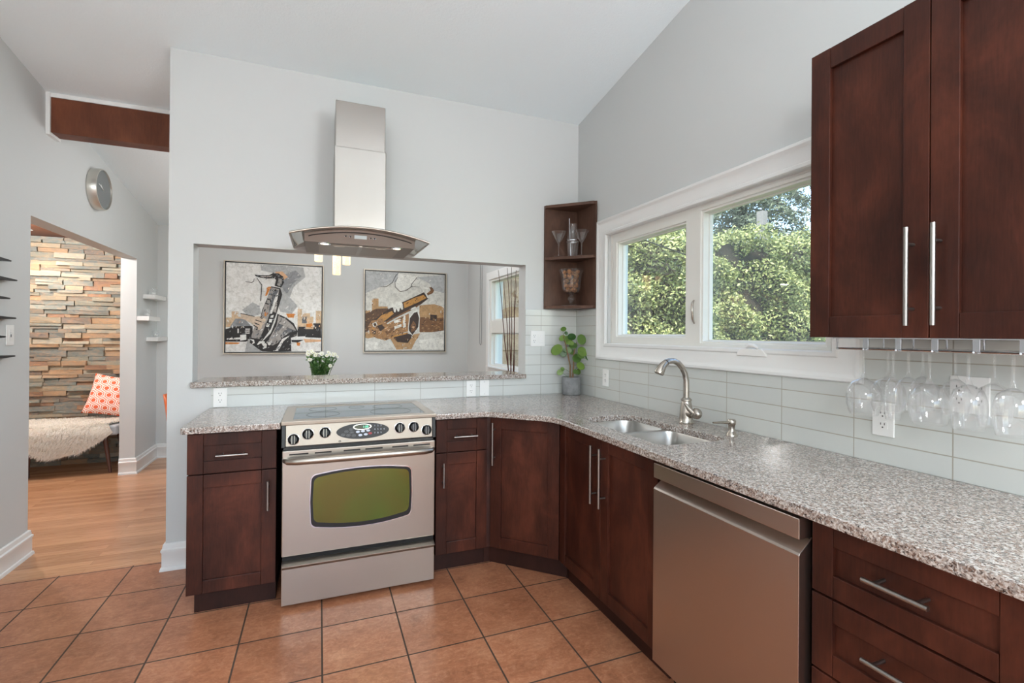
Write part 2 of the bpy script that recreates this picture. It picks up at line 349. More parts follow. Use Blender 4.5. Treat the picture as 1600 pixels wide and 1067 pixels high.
SAX_GOLD=[
('grey0',[.0,1.0,1.0,1.0,1.0,.0,.0,.0]),
('grey1',[.0,.996,.397,1.0,.376,.882,.179,.805,.0,.719]),
('grey1',[.633,.951,.994,1.0,.996,.758,.853,.788,.794,.879]),
('white2',[.397,.985,.633,.963,.61,.893,.554,.81,.432,.759,.364,.835]),
('tan2',[.0,.497,.079,.511,.078,.655,.157,.658,.158,.558,.268,.561,.268,.471,.0,.376]),
('brown',[.0,.464,.128,.529,.279,.539,.236,.425,.075,.366,.034,.243,.0,.232]),
('tan2',[.67,.584,.751,.598,.866,.608,.962,.58,.991,.558,.993,.393,.672,.388]),
('brown2',[.672,.434,.787,.437,.81,.401,.812,.472,.901,.468,.904,.427,.992,.435,.994,.264,.835,.24,.673,.238]),
('dkbrown',[.812,.469,.898,.467,.898,.392,.812,.396]),
('tan2',[.0,.232,.044,.233,.131,.177,.034,.155,.0,.165]),
('tan2',[.304,.156,.685,.226,.616,.111,.572,.019,.383,.014]),
('dkbrown',[.336,.178,.503,.224,.593,.202,.526,.099,.393,.11]),
('white2',[.003,.121,.153,.11,.153,.02,.004,.005]),
('white2',[.663,.133,.989,.182,.99,.017,.686,.018]),
('dkbrown',[.726,.759,.785,.68,.682,.596,.523,.499,.367,.417,.237,.335,.162,.311,.054,.31,.075,.366,.279,.528,.455,.623]),
('gold',[.721,.724,.761,.686,.636,.618,.478,.544,.466,.612,.612,.686]),
('gold',[.323,.506,.345,.472,.237,.38,.129,.378,.193,.447]),
('brown2',[.682,.608,.624,.548,.379,.428,.237,.335,.248,.369,.523,.523]),
('gold2',[.033,.309,.075,.377,.193,.401,.27,.336,.423,.429,.535,.477,.535,.385,.525,.248,.369,.201,.239,.144,.142,.155,.055,.21]),
('dkbrown',[.14,.311,.194,.335,.237,.29,.184,.245]),
('brown2',[.238,.245,.368,.314,.347,.269,.26,.2]),
('dkbrown',[.076,.266,.13,.244,.119,.199,.087,.221]),
('gold',[.163,.155,.239,.139,.369,.201,.525,.237,.525,.219,.369,.178,.239,.13]),
('white2',[.086,.344,.129,.367,.146,.323,.118,.294,.091,.31]),
('dkbrown',[.096,.339,.123,.35,.135,.323,.113,.305]),
('white2',[.346,.382,.435,.412,.437,.372,.351,.348]),
('white2',[.352,.314,.441,.341,.444,.309,.357,.275]),
('white2',[.457,.441,.49,.453,.497,.304,.463,.293]),
('white2',[.545,.535,.613,.571,.637,.554,.568,.524]),
('white2',[.525,.293,.54,.432,.591,.502,.659,.538,.677,.434,.667,.295,.582,.191,.531,.248]),
('dkbrown',[.534,.294,.548,.42,.602,.49,.643,.503,.666,.423,.656,.306,.582,.202,.536,.26]),
('brown2',[.57,.237,.558,.317,.592,.386,.627,.341,.615,.26]),
('peach',[.575,.294,.592,.335,.609,.306,.592,.277]),
('brown2',[.767,.715,.842,.752,.859,.788,.83,.827,.795,.826,.813,.786,.749,.731]),
('white2',[.668,.832,.726,.826,.801,.815,.813,.798,.772,.802,.703,.807]),
('white2',[.74,.748,.759,.755,.784,.698,.773,.683]),
('white2',[.279,.539,.322,.597,.378,.626,.433,.628,.455,.601,.461,.532,.445,.521,.422,.554,.412,.503,.395,.496,.378,.541,.367,.49,.35,.489,.333,.551]),
('ink',[.179,.809,.255,.817,.32,.868,.363,.961,.397,.996,.402,.991,.37,.957,.326,.863,.257,.811,.179,.805]),
('ink',[.397,.939,.358,.87,.364,.813,.421,.76,.487,.772,.554,.821,.565,.861,.633,.951,.638,.948,.572,.858,.561,.817,.49,.765,.419,.754,.358,.809,.352,.872,.392,.941]),
('ink',[.554,.83,.668,.828,.668,.823,.554,.824]),
]

# ---------------------------------------------------------------- builders
class MB:
    def __init__(s, mats): s.bm = bmesh.new(); s.mats = mats if isinstance(mats, (list, tuple)) else [mats]
    def merge(s, t, mat=0, X=None, sm=True):
        mp = {}
        for v in t.verts: mp[v] = s.bm.verts.new(X @ v.co if X is not None else v.co)
        flip = X is not None and X.determinant() < 0
        for f in t.faces:
            vs = [mp[v] for v in f.verts]
            if flip: vs.reverse()
            try: g = s.bm.faces.new(vs)
            except ValueError: continue
            g.material_index = mat; g.smooth = sm
        t.free(); return s
    def box(s, x0, x1, y0, y1, z0, z1, mat=0, bev=0, X=None, seg=2):
        t = bmesh.new(); bmesh.ops.create_cube(t, size=1)
        for v in t.verts: v.co = Vector(((x0+x1)/2+v.co.x*(x1-x0), (y0+y1)/2+v.co.y*(y1-y0), (z0+z1)/2+v.co.z*(z1-z0)))
        bmesh.ops.recalc_face_normals(t, faces=t.faces)
        if bev: bmesh.ops.bevel(t, geom=t.edges[:], offset=bev, segments=seg, profile=.5, affect='EDGES')
        return s.merge(t, mat, X, False)
    def tube(s, pts, r, seg=12, mat=0, X=None, cap=True):
        pts = [Vector(p) for p in pts]; n = len(pts); rs = r if isinstance(r, (list, tuple)) else [r]*n
        t = bmesh.new(); rings = []; up = None
        for i, p in enumerate(pts):
            d = (pts[min(i+1, n-1)]-pts[max(i-1, 0)]).normalized()
            if up is None: up = d.orthogonal().normalized()
            up = (up-d*up.dot(d)).normalized(); sd = d.cross(up)
            rings.append([t.verts.new(p+(up*math.cos(2*PI*k/seg)+sd*math.sin(2*PI*k/seg))*rs[i]) for k in range(seg)])
        for a, b in zip(rings, rings[1:]):
            for k in range(seg): t.faces.new((a[k], a[(k+1) % seg], b[(k+1) % seg], b[k]))
        if cap: t.faces.new(list(reversed(rings[0]))); t.faces.new(rings[-1])
        return s.merge(t, mat, X)
    def lathe(s, prof, c=(0, 0, 0), seg=32, mat=0, X=None, close=False):
        t = bmesh.new(); c = Vector(c); rings = []
        for r, z in prof:
            if r < 1e-6: rings.append([t.verts.new(c+Vector((0, 0, z)))])
            else: rings.append([t.verts.new(c+Vector((r*math.cos(2*PI*k/seg), r*math.sin(2*PI*k/seg), z))) for k in range(seg)])
        prs = list(zip(rings, rings[1:])) + ([(rings[-1], rings[0])] if close else [])
        for a, b in prs:
            for k in range(seg):
                j = (k+1) % seg
                if len(a) == 1 and len(b) == 1: continue
                if len(a) == 1: t.faces.new((a[0], b[j], b[k]))
                elif len(b) == 1: t.faces.new((a[k], a[j], b[0]))
                else: t.faces.new((a[k], a[j], b[j], b[k]))
        bmesh.ops.recalc_face_normals(t, faces=t.faces)
        return s.merge(t, mat, X)
    def prism(s, outline, holes, fn, d0, d1, mat=0, bev=0, X=None, sm=False):
        """flat outline with holes, made thick from depth d0 to d1; fn(u, v, d) gives the point"""
        t = bmesh.new(); es = []; loops = []
        for lp in [outline]+list(holes):
            vs = [t.verts.new(fn(u, v, d0)) for u, v in lp]; loops.append((vs, lp))
            es += [t.edges.new((vs[i], vs[(i+1) % len(vs)])) for i in range(len(vs))]
        if holes: bmesh.ops.triangle_fill(t, edges=es, use_beauty=True, use_dissolve=False)
        else: t.faces.new(loops[0][0])
        fs = list(t.faces); mp = {}
        for vs, lp in loops:
            for v, (a_, b_) in zip(vs, lp): mp[v] = t.verts.new(fn(a_, b_, d1))
        for f in fs: t.faces.new([mp[v] for v in reversed(f.verts)])
        for vs, lp in loops:
            n = len(vs)
            for i in range(n):
                a_, b_ = vs[i], vs[(i+1) % n]; t.faces.new((a_, b_, mp[b_], mp[a_]))
        bmesh.ops.recalc_face_normals(t, faces=t.faces)
        if bev:
            eg = [e for e in t.edges if len(e.link_faces) == 2 and e.link_faces[0].normal.angle(e.link_faces[1].normal) > 1.0]
            bmesh.ops.bevel(t, geom=eg, offset=bev, segments=3, profile=.5, affect='EDGES')
        return s.merge(t, mat, X, sm)
    def sweep(s, u0, u1, v0, v1, prof, fn, mat=0):
        """a mitred frame: profile (inset, height) carried round a rectangle"""
        t = bmesh.new(); loops = []
        for i, h in prof:
            loops.append([t.verts.new(fn(u, v, h)) for u, v in ((u0+i, v0+i), (u1-i, v0+i), (u1-i, v1-i), (u0+i, v1-i))])
        for a_, b_ in zip(loops, loops[1:]):
            for k in range(4): t.faces.new((a_[k], a_[(k+1) % 4], b_[(k+1) % 4], b_[k]))
        bmesh.ops.recalc_face_normals(t, faces=t.faces)
        return s.merge(t, mat)
    def extrude(s, prof, fn, d0, d1, mat=0): return s.prism(prof, [], fn, d0, d1, mat)
    def ball(s, c, r, mat=0, sx=1, sy=1, sz=1, seg=16, X=None):
        t = bmesh.new(); bmesh.ops.create_uvsphere(t, u_segments=seg, v_segments=max(6, seg//2), radius=1)
        for v in t.verts: v.co = Vector((c[0]+v.co.x*r*sx, c[1]+v.co.y*r*sy, c[2]+v.co.z*r*sz))
        return s.merge(t, mat, X)
    def quad(s, ps, mat=0):
        f = s.bm.faces.new([s.bm.verts.new(p) for p in ps]); f.material_index = mat; return s
    def build(s, name, parent=None, smooth=40, kind=None, local=False):
        me = bpy.data.meshes.new(name)
        if parent is not None and not local:
            b = base(parent)
            for v in s.bm.verts: v.co -= b
        s.bm.to_mesh(me); s.bm.free()
        for m in s.mats: me.materials.append(m)
        if smooth:
            fl_ = [False]*len(me.polygons); me.polygons.foreach_get('use_smooth', fl_); me.set_sharp_from_angle(angle=math.radians(smooth)); me.polygons.foreach_set('use_smooth', fl_)
        else: me.polygons.foreach_set('use_smooth', [False]*len(me.polygons))
        o = bpy.data.objects.new(name, me); COL.objects.link(o)
        if parent is not None: o.parent = parent
        if kind: o['kind'] = kind
        return o
def base(o):
    b = Vector((0, 0, 0))
    while o is not None: b += o.location; o = o.parent
    return b
def tag(o, label, cat, group=None):
    o['label'] = label; o['category'] = cat
    if group: o['group'] = group
    return o
def thing(name, label, cat, loc=(0, 0, 0), group=None):
    o = bpy.data.objects.new(name, None); COL.objects.link(o); o.location = loc; o.empty_display_size = .1
    return tag(o, label, cat, group)
def structure(name, loc=(0, 0, 0)):
    o = bpy.data.objects.new(name, None); COL.objects.link(o); o.location = loc; o['kind'] = 'structure'; return o
def copy_tree(o, parent=None):
    c = o.copy(); COL.objects.link(c)
    if parent is not None: c.parent = parent
    for ch in list(o.children): copy_tree(ch, c)
    return c
def arc(cx, cy, r, a0, a1, n): return [(cx+r*math.cos(a0+(a1-a0)*i/n), cy+r*math.sin(a0+(a1-a0)*i/n)) for i in range(n+1)]
def rrect(x0, x1, y0, y1, r, n=6):
    return (arc(x1-r, y1-r, r, 0, PI/2, n)+arc(x0+r, y1-r, r, PI/2, PI, n)+arc(x0+r, y0+r, r, PI, 1.5*PI, n)+arc(x1-r, y0+r, r, 1.5*PI, 2*PI, n))
XZ = lambda u, v, d: Vector((u, d, v))       # faces -y wall
YZ = lambda u, v, d: Vector((d, u, v))       # faces x wall
XY = lambda u, v, d: Vector((u, v, d))
S_ = .1601
def ceil_z(y): return 2.986-S_*y

# ---------------------------------------------------------------- structure
XW, XL, DY = -2.658, -3.480, 2.97
MB(M['floor_tile']).box(XL-.02, .02, -6.2, .125, -.06, 0).build('floor', kind='structure')
MB(M['oak']).box(-5.9, .02, .125, 3.2, -.06, 0).build('floor_hardwood', kind='structure')
# back wall with the pass-through
zt = ceil_z(.065)+.03
MB(M['wall']).prism([(XW, 0), (0, 0), (0, zt), (XW, zt)], [[(-2.536, 1.038), (-.436, 1.038), (-.436, 1.873), (-2.536, 1.873)]], XZ, 0, .13).build('wall_back', smooth=0, kind='structure')
# right wall with two windows
yb, yf = 3.15, -6.2
W1 = (-2.045, -.435, 1.268, 2.055); W2 = (.95, 2.075, .985, 2.0)
MB(M['wall']).prism([(yf, 0), (yb, 0), (yb, ceil_z(yb)+.03), (yf, ceil_z(yf)+.03)], [[(W[0], W[2]), (W[1], W[2]), (W[1], W[3]), (W[0], W[3])] for W in (W1, W2)], YZ, 0, .16).build('wall_right', smooth=0, kind='structure')
# left wall with the wide opening to the hall
MB(M['wall']).prism([(yf, 0), (.503, 0), (.503, 2.056), (2.342, 2.056), (2.342, 0), (yb, 0), (yb, ceil_z(yb)+.03), (yf, ceil_z(yf)+.03)], [], YZ, XL-.125, XL).build('wall_left', smooth=0, kind='structure')
MB(M['wall']).prism([(XL, 0), (0, 0), (0, ceil_z(DY)+.03), (XL, ceil_z(DY)+.03)], [], XZ, DY, DY+.15).build('wall_dining', smooth=0, kind='structure')
MB(M['wall']).prism([(XL, 0), (0, 0), (0, ceil_z(-6.1)+.03), (XL, ceil_z(-6.1)+.03)], [[(-3.25, .12), (-.6, .12), (-.6, 2.45), (-3.25, 2.45)]], XZ, -6.2, -6.08).build('wall_rear', smooth=0, kind='structure')
MB(M['ceiling']).prism([(yf-.1, ceil_z(yf-.1)), (yb+.1, ceil_z(yb+.1)), (yb+.1, ceil_z(yb+.1)+.22), (yf-.1, ceil_z(yf-.1)+.22)], [], YZ, XL-.13, .18).build('ceiling', smooth=0, kind='structure')
# hall
HX = -5.8
MB(M['wall']).box(HX-.1, HX, .2, 3.2, 0, 2.5).build('wall_hall_left', smooth=0, kind='structure')
MB(M['wall']).box(HX, XL-.125, .2, .3, 0, 2.5).build('wall_hall_front', smooth=0, kind='structure')
MB(M['wall']).box(HX, XL-.125, 3.0, 3.2, 0, 2.5).build('wall_hall_back', smooth=0, kind='structure')
MB(M['beam']).box(HX, XL-.125, .2, 3.2, 2.31, 2.45).build('ceiling_hall', smooth=0, kind='structure')
# stacked slate on the hall back wall: rows of loose length, each stone with its own depth
sb = MB(M['ledger']); z = 0.0
while z < 2.30:
    h = random.choice((.032, .04, .046, .054, .062)); h = min(h, 2.305-z)
    x = HX+.01-random.random()*.2
    while x < XL-.13:
        wd = random.uniform(.09, .34); x1 = min(x+wd, XL-.128)
        if x1-x > .02:
            k = 2 if (h > .05 and random.random() < .35) else 1
            for q in range(k):
                d = random.uniform(.022, .062)
                t = bmesh.new(); bmesh.ops.create_cube(t, size=1)
                for v in t.verts:
                    jz = random.uniform(-.0025, .0025); jx = random.uniform(-.004, .004)
                    v.co = Vector(((max(x, HX)+x1)/2+v.co.x*(x1-max(x, HX)-.003)+jx, 3.0-d/2+v.co.y*d+(random.uniform(-.007, .007) if v.co.y < 0 else 0), z+h/k*(q+.5)+v.co.z*(h/k-.002)+jz))
                sb.merge(t)
        x = x1
    z += h
sb.build('wall_hall_stone', smooth=0, kind='structure')
# baseboards: stepped profile (out, up)
BP = [(0, .152), (.006, .152), (.011, .147), (.013, .132), (.013, .124), (.02, .118), (.02, .108), (.0155, .100), (.0155, .022), (.021, .018), (.024, .006), (.024, 0), (0, 0)]
def baseboard(name, a, b, out, e0=0, e1=0):
    a = Vector((*a, 0)); b = Vector((*b, 0)); d = (b-a).normalized(); n = Vector((*out, 0))
    m = MB(M['white']); t = bmesh.new(); A = []; B = []
    for o_, z_ in BP:
        A.append(t.verts.new(a-d*o_*e0+n*o_+Vector((0, 0, z_)))); B.append(t.verts.new(b+d*o_*e1+n*o_+Vector((0, 0, z_))))
    k = len(A)
    for i in range(k): t.faces.new((A[i], A[(i+1) % k], B[(i+1) % k], B[i]))
    t.faces.new(list(reversed(A))); t.faces.new(B); bmesh.ops.recalc_face_normals(t, faces=t.faces); m.merge(t)
    return m.build(name, smooth=30, kind='structure')
baseboard('baseboard_left', (XL, yf), (XL, .503), (1, 0), 0, 1)
baseboard('baseboard_left_end', (XL, .503), (XL-.125, .503), (0, 1), 1, 0)
baseboard('baseboard_dining_left', (XL, 2.342), (XL, DY), (1, 0), 1, -1)
baseboard('baseboard_jamb', (XL-.125, 2.342), (XL, 2.342), (0, -1), 0, 1)
baseboard('baseboard_dining', (XL, DY), (0, DY), (0, -1), -1, -1)
baseboard('baseboard_back', (XW, 0), (-2.45, 0), (0, -1), 1, 0)
baseboard('baseboard_back_end', (XW, .13), (XW, 0), (-1, 0), 1, 1)
# beam across the room behind the kitchen wall, with its painted trim
MB(M['beam']).box(XL+.022, -.01, .67, .79, 2.628, 2.853, bev=.003).build('beam', kind='structure')
MB(M['white']).box(XL, -.01, .665, .80, 2.853, 2.892).build('trim_1', smooth=0, kind='structure')
MB(M['white']).box(XL, XL+.022, .66, .80, 2.612, 2.892).build('trim_2', smooth=0, kind='structure')
# backsplash
MB(M['tile_back']).prism([(-2.44, .914), (0, .914), (0, 1.545), (-.436, 1.545), (-.436, 1.04), (-2.44, 1.04)], [], XZ, -.006, 0).build('wall_tile_back', smooth=0, kind='structure')
MB(M['tile_right']).prism([(-3.25, .914), (-.006, .914), (-.006, 1.545), (-.31, 1.545), (-.31, 1.19), (-2.138, 1.19), (-2.138, 1.545), (-3.25, 1.545)], [], YZ, -.006, 0).build('wall_tile_right', smooth=0, kind='structure')

# ---------------------------------------------------------------- windows
def IN(u, v, d): return Vector((-d, u, v))   # right wall, depth grows into the room
CAS = [(0, 0), (0, .014), (.006, .024), (.018, .026), (.03, .021), (.036, .018), (.075, .015), (.092, .013), (.098, .019), (.112, .019), (.117, .012), (.117, -.03)]
win = structure('window_1', (0, -1.25, 1.187))
MB(M['white']).sweep(-2.14, -.308, 1.187, 2.168, CAS, IN).build('window_casing', win, 30)
fr = MB(M['vinyl'])
fr.sweep(-2.025, -.425, 1.28, 2.055, [(0, -.0), (.0, -.02), (.028, -.022), (.03, -.03), (.03, -.10), (0, -.10)], IN)
fr.box(.022, .10, -1.275, -1.215, 1.28, 2.055, bev=.003)
fr.build('window_frame', win, 30)
def sash(y0, y1, z0, z1, wd, d):
    s = MB(M['vinyl']).sweep(y0, y1, z0, z1, [(0, -.09), (0, -d), (.004, -d+.004), (wd-.016, -d+.004), (wd-.012, -d-.004), (wd-.004, -d-.006), (wd, -d-.03), (wd, -.09)], IN).build('sash', win, 30)
    MB(M['pane']).box(.082, .086, y0+wd-.004, y1-wd+.004, z0+wd-.004, z1-wd+.004).build('pane', s, 0)
    MB(M['vinyl']).sweep(y0+wd-.002, y1-wd+.002, z0+wd-.002, z1-wd+.002, [(0, -.06), (.007, -.062), (.007, -.081), (0, -.081)], IN).build('glazing_bead', s, 30)
    return s
sash(-1.222, -.452, 1.30, 2.038, .062, .026)
s2 = sash(-2.002, -1.268, 1.298, 2.043, .036, .022)
MB(M['screen']).box(.094, .0955, -1.97, -1.30, 1.33, 2.012).build('screen', s2, 0)
ck = MB(M['plastic']); ck.prism([(-1.735, 1.268), (-1.57, 1.268), (-1.575, 1.283), (-1.592, 1.302), (-1.712, 1.302), (-1.73, 1.283)], [], IN, -.022, .024, bev=.004)
cr = ck.build('crank_handle', win)
MB(M['plastic']).tube([IN(-1.62, 1.306, .014), IN(-1.645, 1.318, .02), IN(-1.67, 1.316, .022), IN(-1.695, 1.304, .022)], [.006, .009, .009, .005], 10).build('crank', cr)
MB(M['nickel']).tube([IN(-1.247, 1.425, -.018), IN(-1.25, 1.45, -.005), IN(-1.25, 1.50, 0), IN(-1.248, 1.535, -.004), IN(-1.244, 1.55, -.018)], [.004, .007, .006, .007, .004], 10).build('latch', win)
win2 = structure('window_2', (0, 1.5, .98))
MB(M['white']).sweep(.86, 2.166, .90, 2.08, [(0, 0), (0, .016), (.02, .02), (.07, .016), (.085, .018), (.09, .01), (.09, -.03)], IN).build('window_casing', win2, 30)
MB(M['vinyl']).sweep(.95, 2.076, .98, 2.0, [(0, 0), (.03, -.01), (.03, -.10), (0, -.1)], IN).build('window_frame', win2, 30)
MB(M['vinyl']).box(.012, .1, .97, 2.05, 1.372, 1.52, bev=.003).build('window_rail', win2)
MB(M['white']).box(-.05, .012, .95, 2.076, .978, .992, bev=.003).build('window_sill', win2)
for z0, z1 in ((1.0, 1.38), (1.515, 1.985)):
    MB(M['pane']).box(.072, .076, .965, 2.06, z0, z1).build('pane', win2, 0)
    MB(M['vinyl']).sweep(.968, 2.052, z0, z1, [(0, -.05), (.022, -.05), (.022, -.075), (0, -.075)], IN).build('glazing_bead', win2, 30)

# ---------------------------------------------------------------- cabinets
ZB, ZT = .112, .873
def face_matrix(o, u, n):
    """columns: along the front, up, out of the front"""
    u = Vector(u).normalized(); n = Vector(n).normalized(); return Matrix((
        (u.x, 0, n.x, o[0]), (u.y, 0, n.y, o[1]), (u.z, 1, n.z, o[2]), (0, 0, 0, 1)))
def shaker(name, parent, F, a0, a1, z0, z1, st=.062, rt=.062, mat='cherry'):
    """a framed front: stiles, rails and a recessed panel; F maps (along, up, out)"""
    t = .021; m = MB(M[mat]); B = dict(bev=.0016, X=F); g = .0009
    m.box(a0, a0+st, z0, z1, -t, 0, **B); m.box(a1-st, a1, z0, z1, -t, 0, **B)
    m.box(a0+st+g, a1-st-g, z0, z0+rt, -t, -.0008, **B); m.box(a0+st+g, a1-st-g, z1-rt, z1, -t, -.0008, **B)
    m.box(a0+st-.004, a1-st+.004, z0+rt-.004, z1-rt+.004, -t+.002, -.0125, X=F)
    return m.build(name, parent, 30)
def bar(parent, F, a0, z0, a1, z1, out=.034, r=.006):
    p = Vector((a0, z0, out)); q = Vector((a1, z1, out)); m = MB(M['handle'])
    m.tube([F @ p, F @ q], r, 14)
    for k in (.17, .83):
        c = p.lerp(q, k); m.tube([F @ Vector((c.x, c.y, -.012)), F @ c], .0045, 10)
    return m.build('handle', parent, 40)
def carcass(parent, outline, z0=.105, z1=.882):
    return MB(M['cherry']).prism(outline, [], XY, z0, z1).build('body', parent, 0)
FB = face_matrix((0, -.615, 0), (1, 0, 0), (0, -1, 0))       # fronts along the back wall, u = x
FR = face_matrix((-.615, 0, 0), (0, -1, 0), (-1, 0, 0))      # fronts along the right wall, u = -y
# left of the range
c = thing('base_cabinet', 'dark cherry base cabinet with one drawer over one door left of the range', 'cabinet', (-2.24, -.3, 0), 'cherry base cabinets')
carcass(c, [(-2.425, -.594), (-2.047, -.594), (-2.047, -.012), (-2.425, -.012)])
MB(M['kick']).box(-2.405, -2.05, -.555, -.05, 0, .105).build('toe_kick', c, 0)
d = shaker('drawer', c, FB, -2.428, -2.047, .683, ZT, .066, .058); bar(d, FB, -2.305, .770, -2.169, .770)
d = shaker('door', c, FB, -2.428, -2.047, ZB, .677, .066, .062); bar(d, FB, -2.082, .485, -2.082, .628)
# right of the range
c = thing('base_cabinet', 'narrow dark cherry base cabinet with drawer and door between the range and the angled corner', 'cabinet', (-1.085, -.3, 0), 'cherry base cabinets')
carcass(c, [(-1.236, -.594), (-.934, -.594), (-.934, -.012), (-1.236, -.012)])
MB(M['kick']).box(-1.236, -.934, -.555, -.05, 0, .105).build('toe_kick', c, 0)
d = shaker('drawer', c, FB, -1.238, -.937, .688, ZT, .062, .058); bar(d, FB, -1.143, .776, -1.004, .776)
d = shaker('door', c, FB, -1.238, -.937, ZB, .682, .062, .066); bar(d, FB, -1.2, .497, -1.2, .634)
# angled corner
c = thing('corner_cabinet', 'dark cherry corner cabinet whose single door stands at an angle under the plant', 'cabinet', (-.45, -.45, 0), 'cherry base cabinets')
ca, cb = Vector((-.918, -.612, 0)), Vector((-.612, -.912, 0)); cu = (cb-ca).normalized(); cn = Vector((cu.y, -cu.x, 0)); cn = cn if cn.dot(Vector((-1, -1, 0))) > 0 else -cn
ci = -cn*.021
carcass(c, [(-.932, -.59), (ca.x+ci.x, ca.y+ci.y), (cb.x+ci.x, cb.y+ci.y), (-.59, -.913), (-.012, -.913), (-.012, -.012), (-.932, -.012)])
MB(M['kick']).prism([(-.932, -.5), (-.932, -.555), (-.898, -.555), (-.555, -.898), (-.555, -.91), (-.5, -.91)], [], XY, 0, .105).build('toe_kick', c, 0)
FD = face_matrix(ca, cu, cn); L = (cb-ca).length
d = shaker('door', c, FD, .006, L-.004, ZB, ZT, .066, .066); bar(d, FD, .032, .60, .032, .845)
# sink base
c = thing('sink_cabinet', 'dark cherry two-door base cabinet under the sink, left of the dishwasher', 'cabinet', (-.3, -1.33, 0), 'cherry base cabinets')
MB(M['cherry']).box(-.594, -.574, -1.755, -.916, .105, .882).box(-.574, -.012, -1.755, -1.737, .105, .882).box(-.574, -.012, -.934, -.916, .105, .882).box(-.574, -.012, -1.737, -.934, .105, .123).build('body', c, 0)
MB(M['kick']).box(-.555, -.05, -1.755, -.916, 0, .105).build('toe_kick', c, 0)
d = shaker('door', c, FR, .918, 1.333, ZB, ZT); bar(d, FR, 1.297, .556, 1.297, .832)
d = shaker('door', c, FR, 1.337, 1.752, ZB, ZT); bar(d, FR, 1.373, .556, 1.373, .832)
# drawer stack right of the dishwasher, and the cabinet that carries the counter on
c = thing('drawer_cabinet', 'dark cherry base cabinet with a stack of three drawers right of the dishwasher', 'cabinet', (-.3, -2.62, 0), 'cherry base cabinets')
carcass(c, [(-.594, -2.842), (-.594, -2.392), (-.012, -2.392), (-.012, -2.842)])
MB(M['kick']).box(-.555, -.05, -2.842, -2.392, 0, .105).build('toe_kick', c, 0)
for z0, z1, hz in ((.683, ZT, .783), (.480, .677, .592), (.112, .474, .40)):
    d = shaker('drawer', c, FR, 2.394, 2.838, z0, z1, .056, .058); bar(d, FR, 2.544, hz, 2.68, hz)
c = thing('base_cabinet', 'dark cherry base cabinet at the near end of the window counter', 'cabinet', (-.3, -3.04, 0), 'cherry base cabinets')
carcass(c, [(-.594, -3.24), (-.594, -2.846), (-.012, -2.846), (-.012, -3.24)])
MB(M['kick']).box(-.555, -.05, -3.24, -2.846, 0, .105).build('toe_kick', c, 0)
d = shaker('door', c, FR, 2.848, 3.238, ZB, ZT); bar(d, FR, 2.885, .556, 2.885, .832)
# wall cabinet
c = thing('wall_cabinet', 'tall two-door dark cherry wall cabinet hanging above the stemware rack', 'cabinet', (-.15, -2.51, 1.358))
MB(M['cherry']).box(-.31, -.008, -2.855, -2.172, 1.358, 2.292).build('body', c, 0)
FU = face_matrix((-.33, 0, 0), (0, -1, 0), (-1, 0, 0))
d = shaker('door', c, FU, 2.17, 2.510, 1.358, 2.292, .064, .066); bar(d, FU, 2.474, 1.392, 2.474, 1.661)
d = shaker('door', c, FU, 2.513, 2.853, 1.358, 2.292, .064, .066); bar(d, FU, 2.537, 1.392, 2.537, 1.661)

# ---------------------------------------------------------------- counters
def rounded(p, r, n=6):
    out = []
    for i, (q, rr) in enumerate(zip(p, r)):
        if not rr: out.append(q); continue
        q = Vector(q); a_ = (Vector(p[i-1])-q).normalized(); b_ = (Vector(p[(i+1) % len(p)])-q).normalized()
        for k in range(n+1):
            t = k/n; s = q+a_*rr; e = q+b_*rr
            out.append(tuple(s*(1-t)**2+q*2*t*(1-t)+e*t*t))
    return out
pts = [(-2.447, -.007), (-2.447, -.668), (-2.026, -.668), (-2.026, -.142), (-1.256, -.142), (-1.256, -.668), (-.952, -.668), (-.668, -.952), (-.668, -3.24), (-.007, -3.24), (-.007, -.007)]
out = rounded(pts, [0, .02, 0, 0, 0, 0, .05, .09, 0, 0, 0])
sink_hole = rounded([(-.235, -1.005), (-.545, -1.03), (-.565, -1.71), (-.205, -1.715)], [.10, .10, .07, .07], 8)
cs = MB(M['granite']).prism(out, [sink_hole], XY, .884, .914, bev=.003).build('countertop', smooth=30)
tag(cs, 'speckled grey and brown granite countertop running round the corner under the window', 'countertop')
lg = MB(M['granite']).prism([(-2.541, -.032), (-.438, -.032), (-.438, .30), (-2.534, .30), (-2.534, 0.0), (-2.541, 0.0)], [], XY, 1.037, 1.068, bev=.003).build('bar_ledge', smooth=30)
tag(lg, 'granite ledge along the sill of the pass-through opening behind the range', 'ledge')

# ---------------------------------------------------------------- sink
sk = thing('sink', 'undermount stainless steel double bowl sink in front of the window', 'sink', (-.38, -1.36, .884))
flg = rounded([(-.19, -.985), (-.575, -.985), (-.59, -1.73), (-.185, -1.735)], [.1, .1, .08, .08], 6)
def bowl(o, dp):
    m = MB(M['sinksteel']); t = bmesh.new(); cx = sum(p[0] for p in o)/len(o); cy = sum(p[1] for p in o)/len(o); rings = []
    for sc_, z in ((1, .8835), (.985, .872), (.955, .76), (.93, .884-dp+.03), (.86, .884-dp+.006), (.74, .884-dp), (.12, .884-dp-.004)):
        rings.append([t.verts.new((cx+(x-cx)*sc_, cy+(y-cy)*sc_, z)) for x, y in o])
    for a_, b_ in zip(rings, rings[1:]):
        for k in range(len(o)): t.faces.new((a_[k], a_[(k+1) % len(o)], b_[(k+1) % len(o)], b_[k]))
    t.faces.new(rings[-1]); m.merge(t)
    b = m.build('bowl', sk, 60)
    MB([M['chrome'], M['dark']]).lathe([(.0, .884-dp+.001), (.02, .884-dp+.001), (.03, .884-dp+.004), (.042, .884-dp+.003), (.044, .884-dp-.002)], (cx, cy, 0), 24).build('drain', b)
    return b
b1 = rounded([(-.225, -1.0), (-.55, -1.02), (-.562, -1.315), (-.212, -1.315)], [.10, .10, .06, .06], 8)
